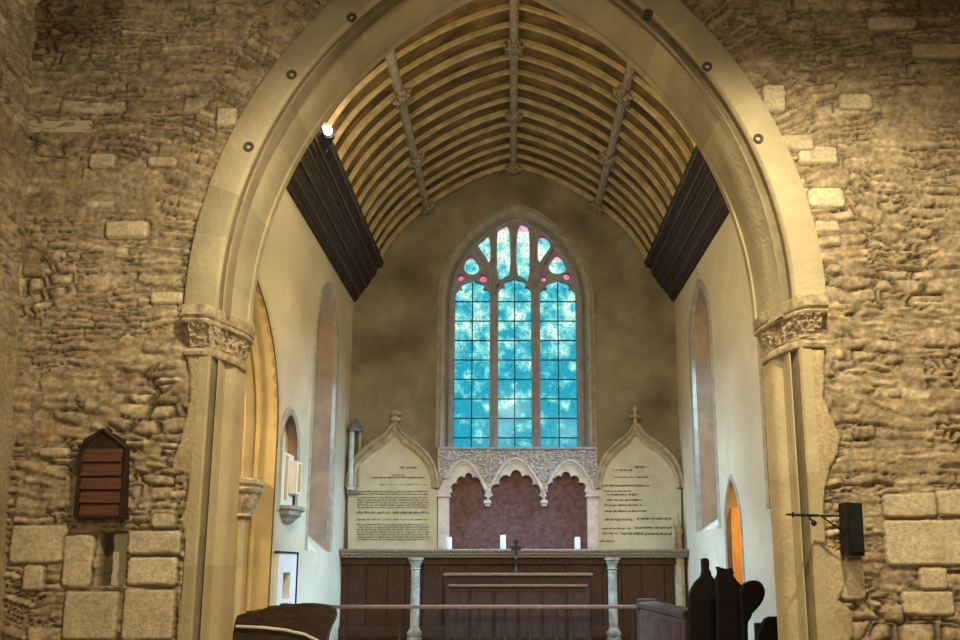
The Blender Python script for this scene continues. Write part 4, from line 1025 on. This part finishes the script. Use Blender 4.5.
# ------------------------------------------------------------------ things on the arch wall
Yb = 5.34
t = thing('hymn_board', 'small brown wooden board with pointed top and five slats hung on the left rubble wall', 'hymn board', at(103, 517, Yb))
ol = [PXY(78, 518, Yb), PXY(80, 448, Yb), PXY(85, 438, Yb), PXY(103, 429, Yb), PXY(121, 438, Yb), PXY(127, 448, Yb), PXY(125, 516, Yb)][::-1]
bm = B(); prism(bm, ol, FRONT, Yb, 5.385); obj('back_board', bm, M['hymn_dark'], t)
ys = [449, 463, 477, 490.5, 504, 517]
for k in range(5):
    a = at(81.5 - .4*k, ys[k+1] - 1.2, Yb); b = at(123.5 - .3*k, ys[k], Yb); bm = B()
    v8 = [bm.verts.new(p) for p in ((a.x, Yb-.020, a.z), (b.x, Yb-.020, a.z), (b.x, Yb-.004, b.z), (a.x, Yb-.004, b.z), (a.x, Yb+.01, a.z), (b.x, Yb+.01, a.z), (b.x, Yb+.01, b.z), (a.x, Yb+.01, b.z))]
    for f in ((0,1,2,3),(7,6,5,4),(0,4,5,1),(1,5,6,2),(2,6,7,3),(3,7,4,0)): bm.faces.new([v8[i] for i in f])
    obj('slat', bm, M['hymn'], t)
for xa, xb in ((78.5, 81.5), (123.5, 126.5)):
    a = at(xa, 517, Yb); b = at(xb, 448, Yb); bm = B(); box(bm, a.x, b.x, Yb-.025, Yb+.01, a.z, b.z, .003); obj('frame_side', bm, M['hymn_dark'], t)
a = at(77, 519, Yb); b = at(127, 515.5, Yb); bm = B(); box(bm, a.x, b.x, Yb-.04, 5.385, a.z, b.z, .004); obj('frame_sill', bm, M['hymn_dark'], t)
for (u0, u1) in (((79, 448), (103, 429.5)), ((103, 429.5), (127, 448))):
    p0 = at(*u0, Yb-.005); p1 = at(*u1, Yb-.005); bm = B(); tube(bm, [p0, p1], .014, 6); obj('frame_gable', bm, M['hymn_dark'], t)
# loudspeaker and bracket arm
t = thing('loudspeaker', 'slim black loudspeaker box mounted on the right rubble wall', 'loudspeaker', at(855, 557, 5.2))
bm = B(); prism(bm, [PXY(846.5, 502, 5.2), PXY(862.5, 503, 5.2), PXY(865.5, 556, 5.2), PXY(849.5, 555.5, 5.2)][::-1], FRONT, 5.2, 5.33, .008); cb = obj('cabinet', bm, M['black'], t)
bm = B(); prism(bm, [PXY(848, 505, 5.19), PXY(861.3, 506, 5.19), PXY(863.8, 553, 5.19), PXY(851, 552.5, 5.19)][::-1], FRONT, 5.19, 5.21, .004); obj('grille', bm, M['black'], cb)
bm = B(); box(bm, at(852,530,5.3).x, at(860,530,5.3).x, 5.32, 5.40, at(0,535,5.3).z, at(0,522,5.3).z); obj('wall_plate', bm, M['iron'], t)
t = thing('bracket_arm', 'thin black iron bracket arm reaching left from the loudspeaker across the column', 'bracket', at(847, 516, 5.25))
bm = B(); tube(bm, [at(786, 514.5, 5.25), at(800, 515, 5.25), at(818, 515.5, 5.25)], [.007, .011, .010], 8); tube(bm, [at(818, 515.5, 5.25), at(848, 516, 5.25)], .006, 8); obj('arm', bm, M['iron'], t, True)
bm = B(); tube(bm, [at(821, 516, 5.25), at(848, 535, 5.25)], .006, 8); obj('strut', bm, M['iron'], t, True)
bm = B(); tube(bm, [at(809, 515, 5.25), at(810, 519, 5.25), at(813, 521, 5.25)], .008, 8); lathe(bm, [(.004, -.022), (.018, -.012), (.020, .004), (.010, .018)], at(814, 523, 5.25), 12); obj('hanging_knob', bm, M['iron'], t, True)
bm = B(); tube(bm, [at(793, 512, 5.25), at(793, 517.5, 5.25)], .008, 8); obj('collar', bm, M['iron'], t, True)
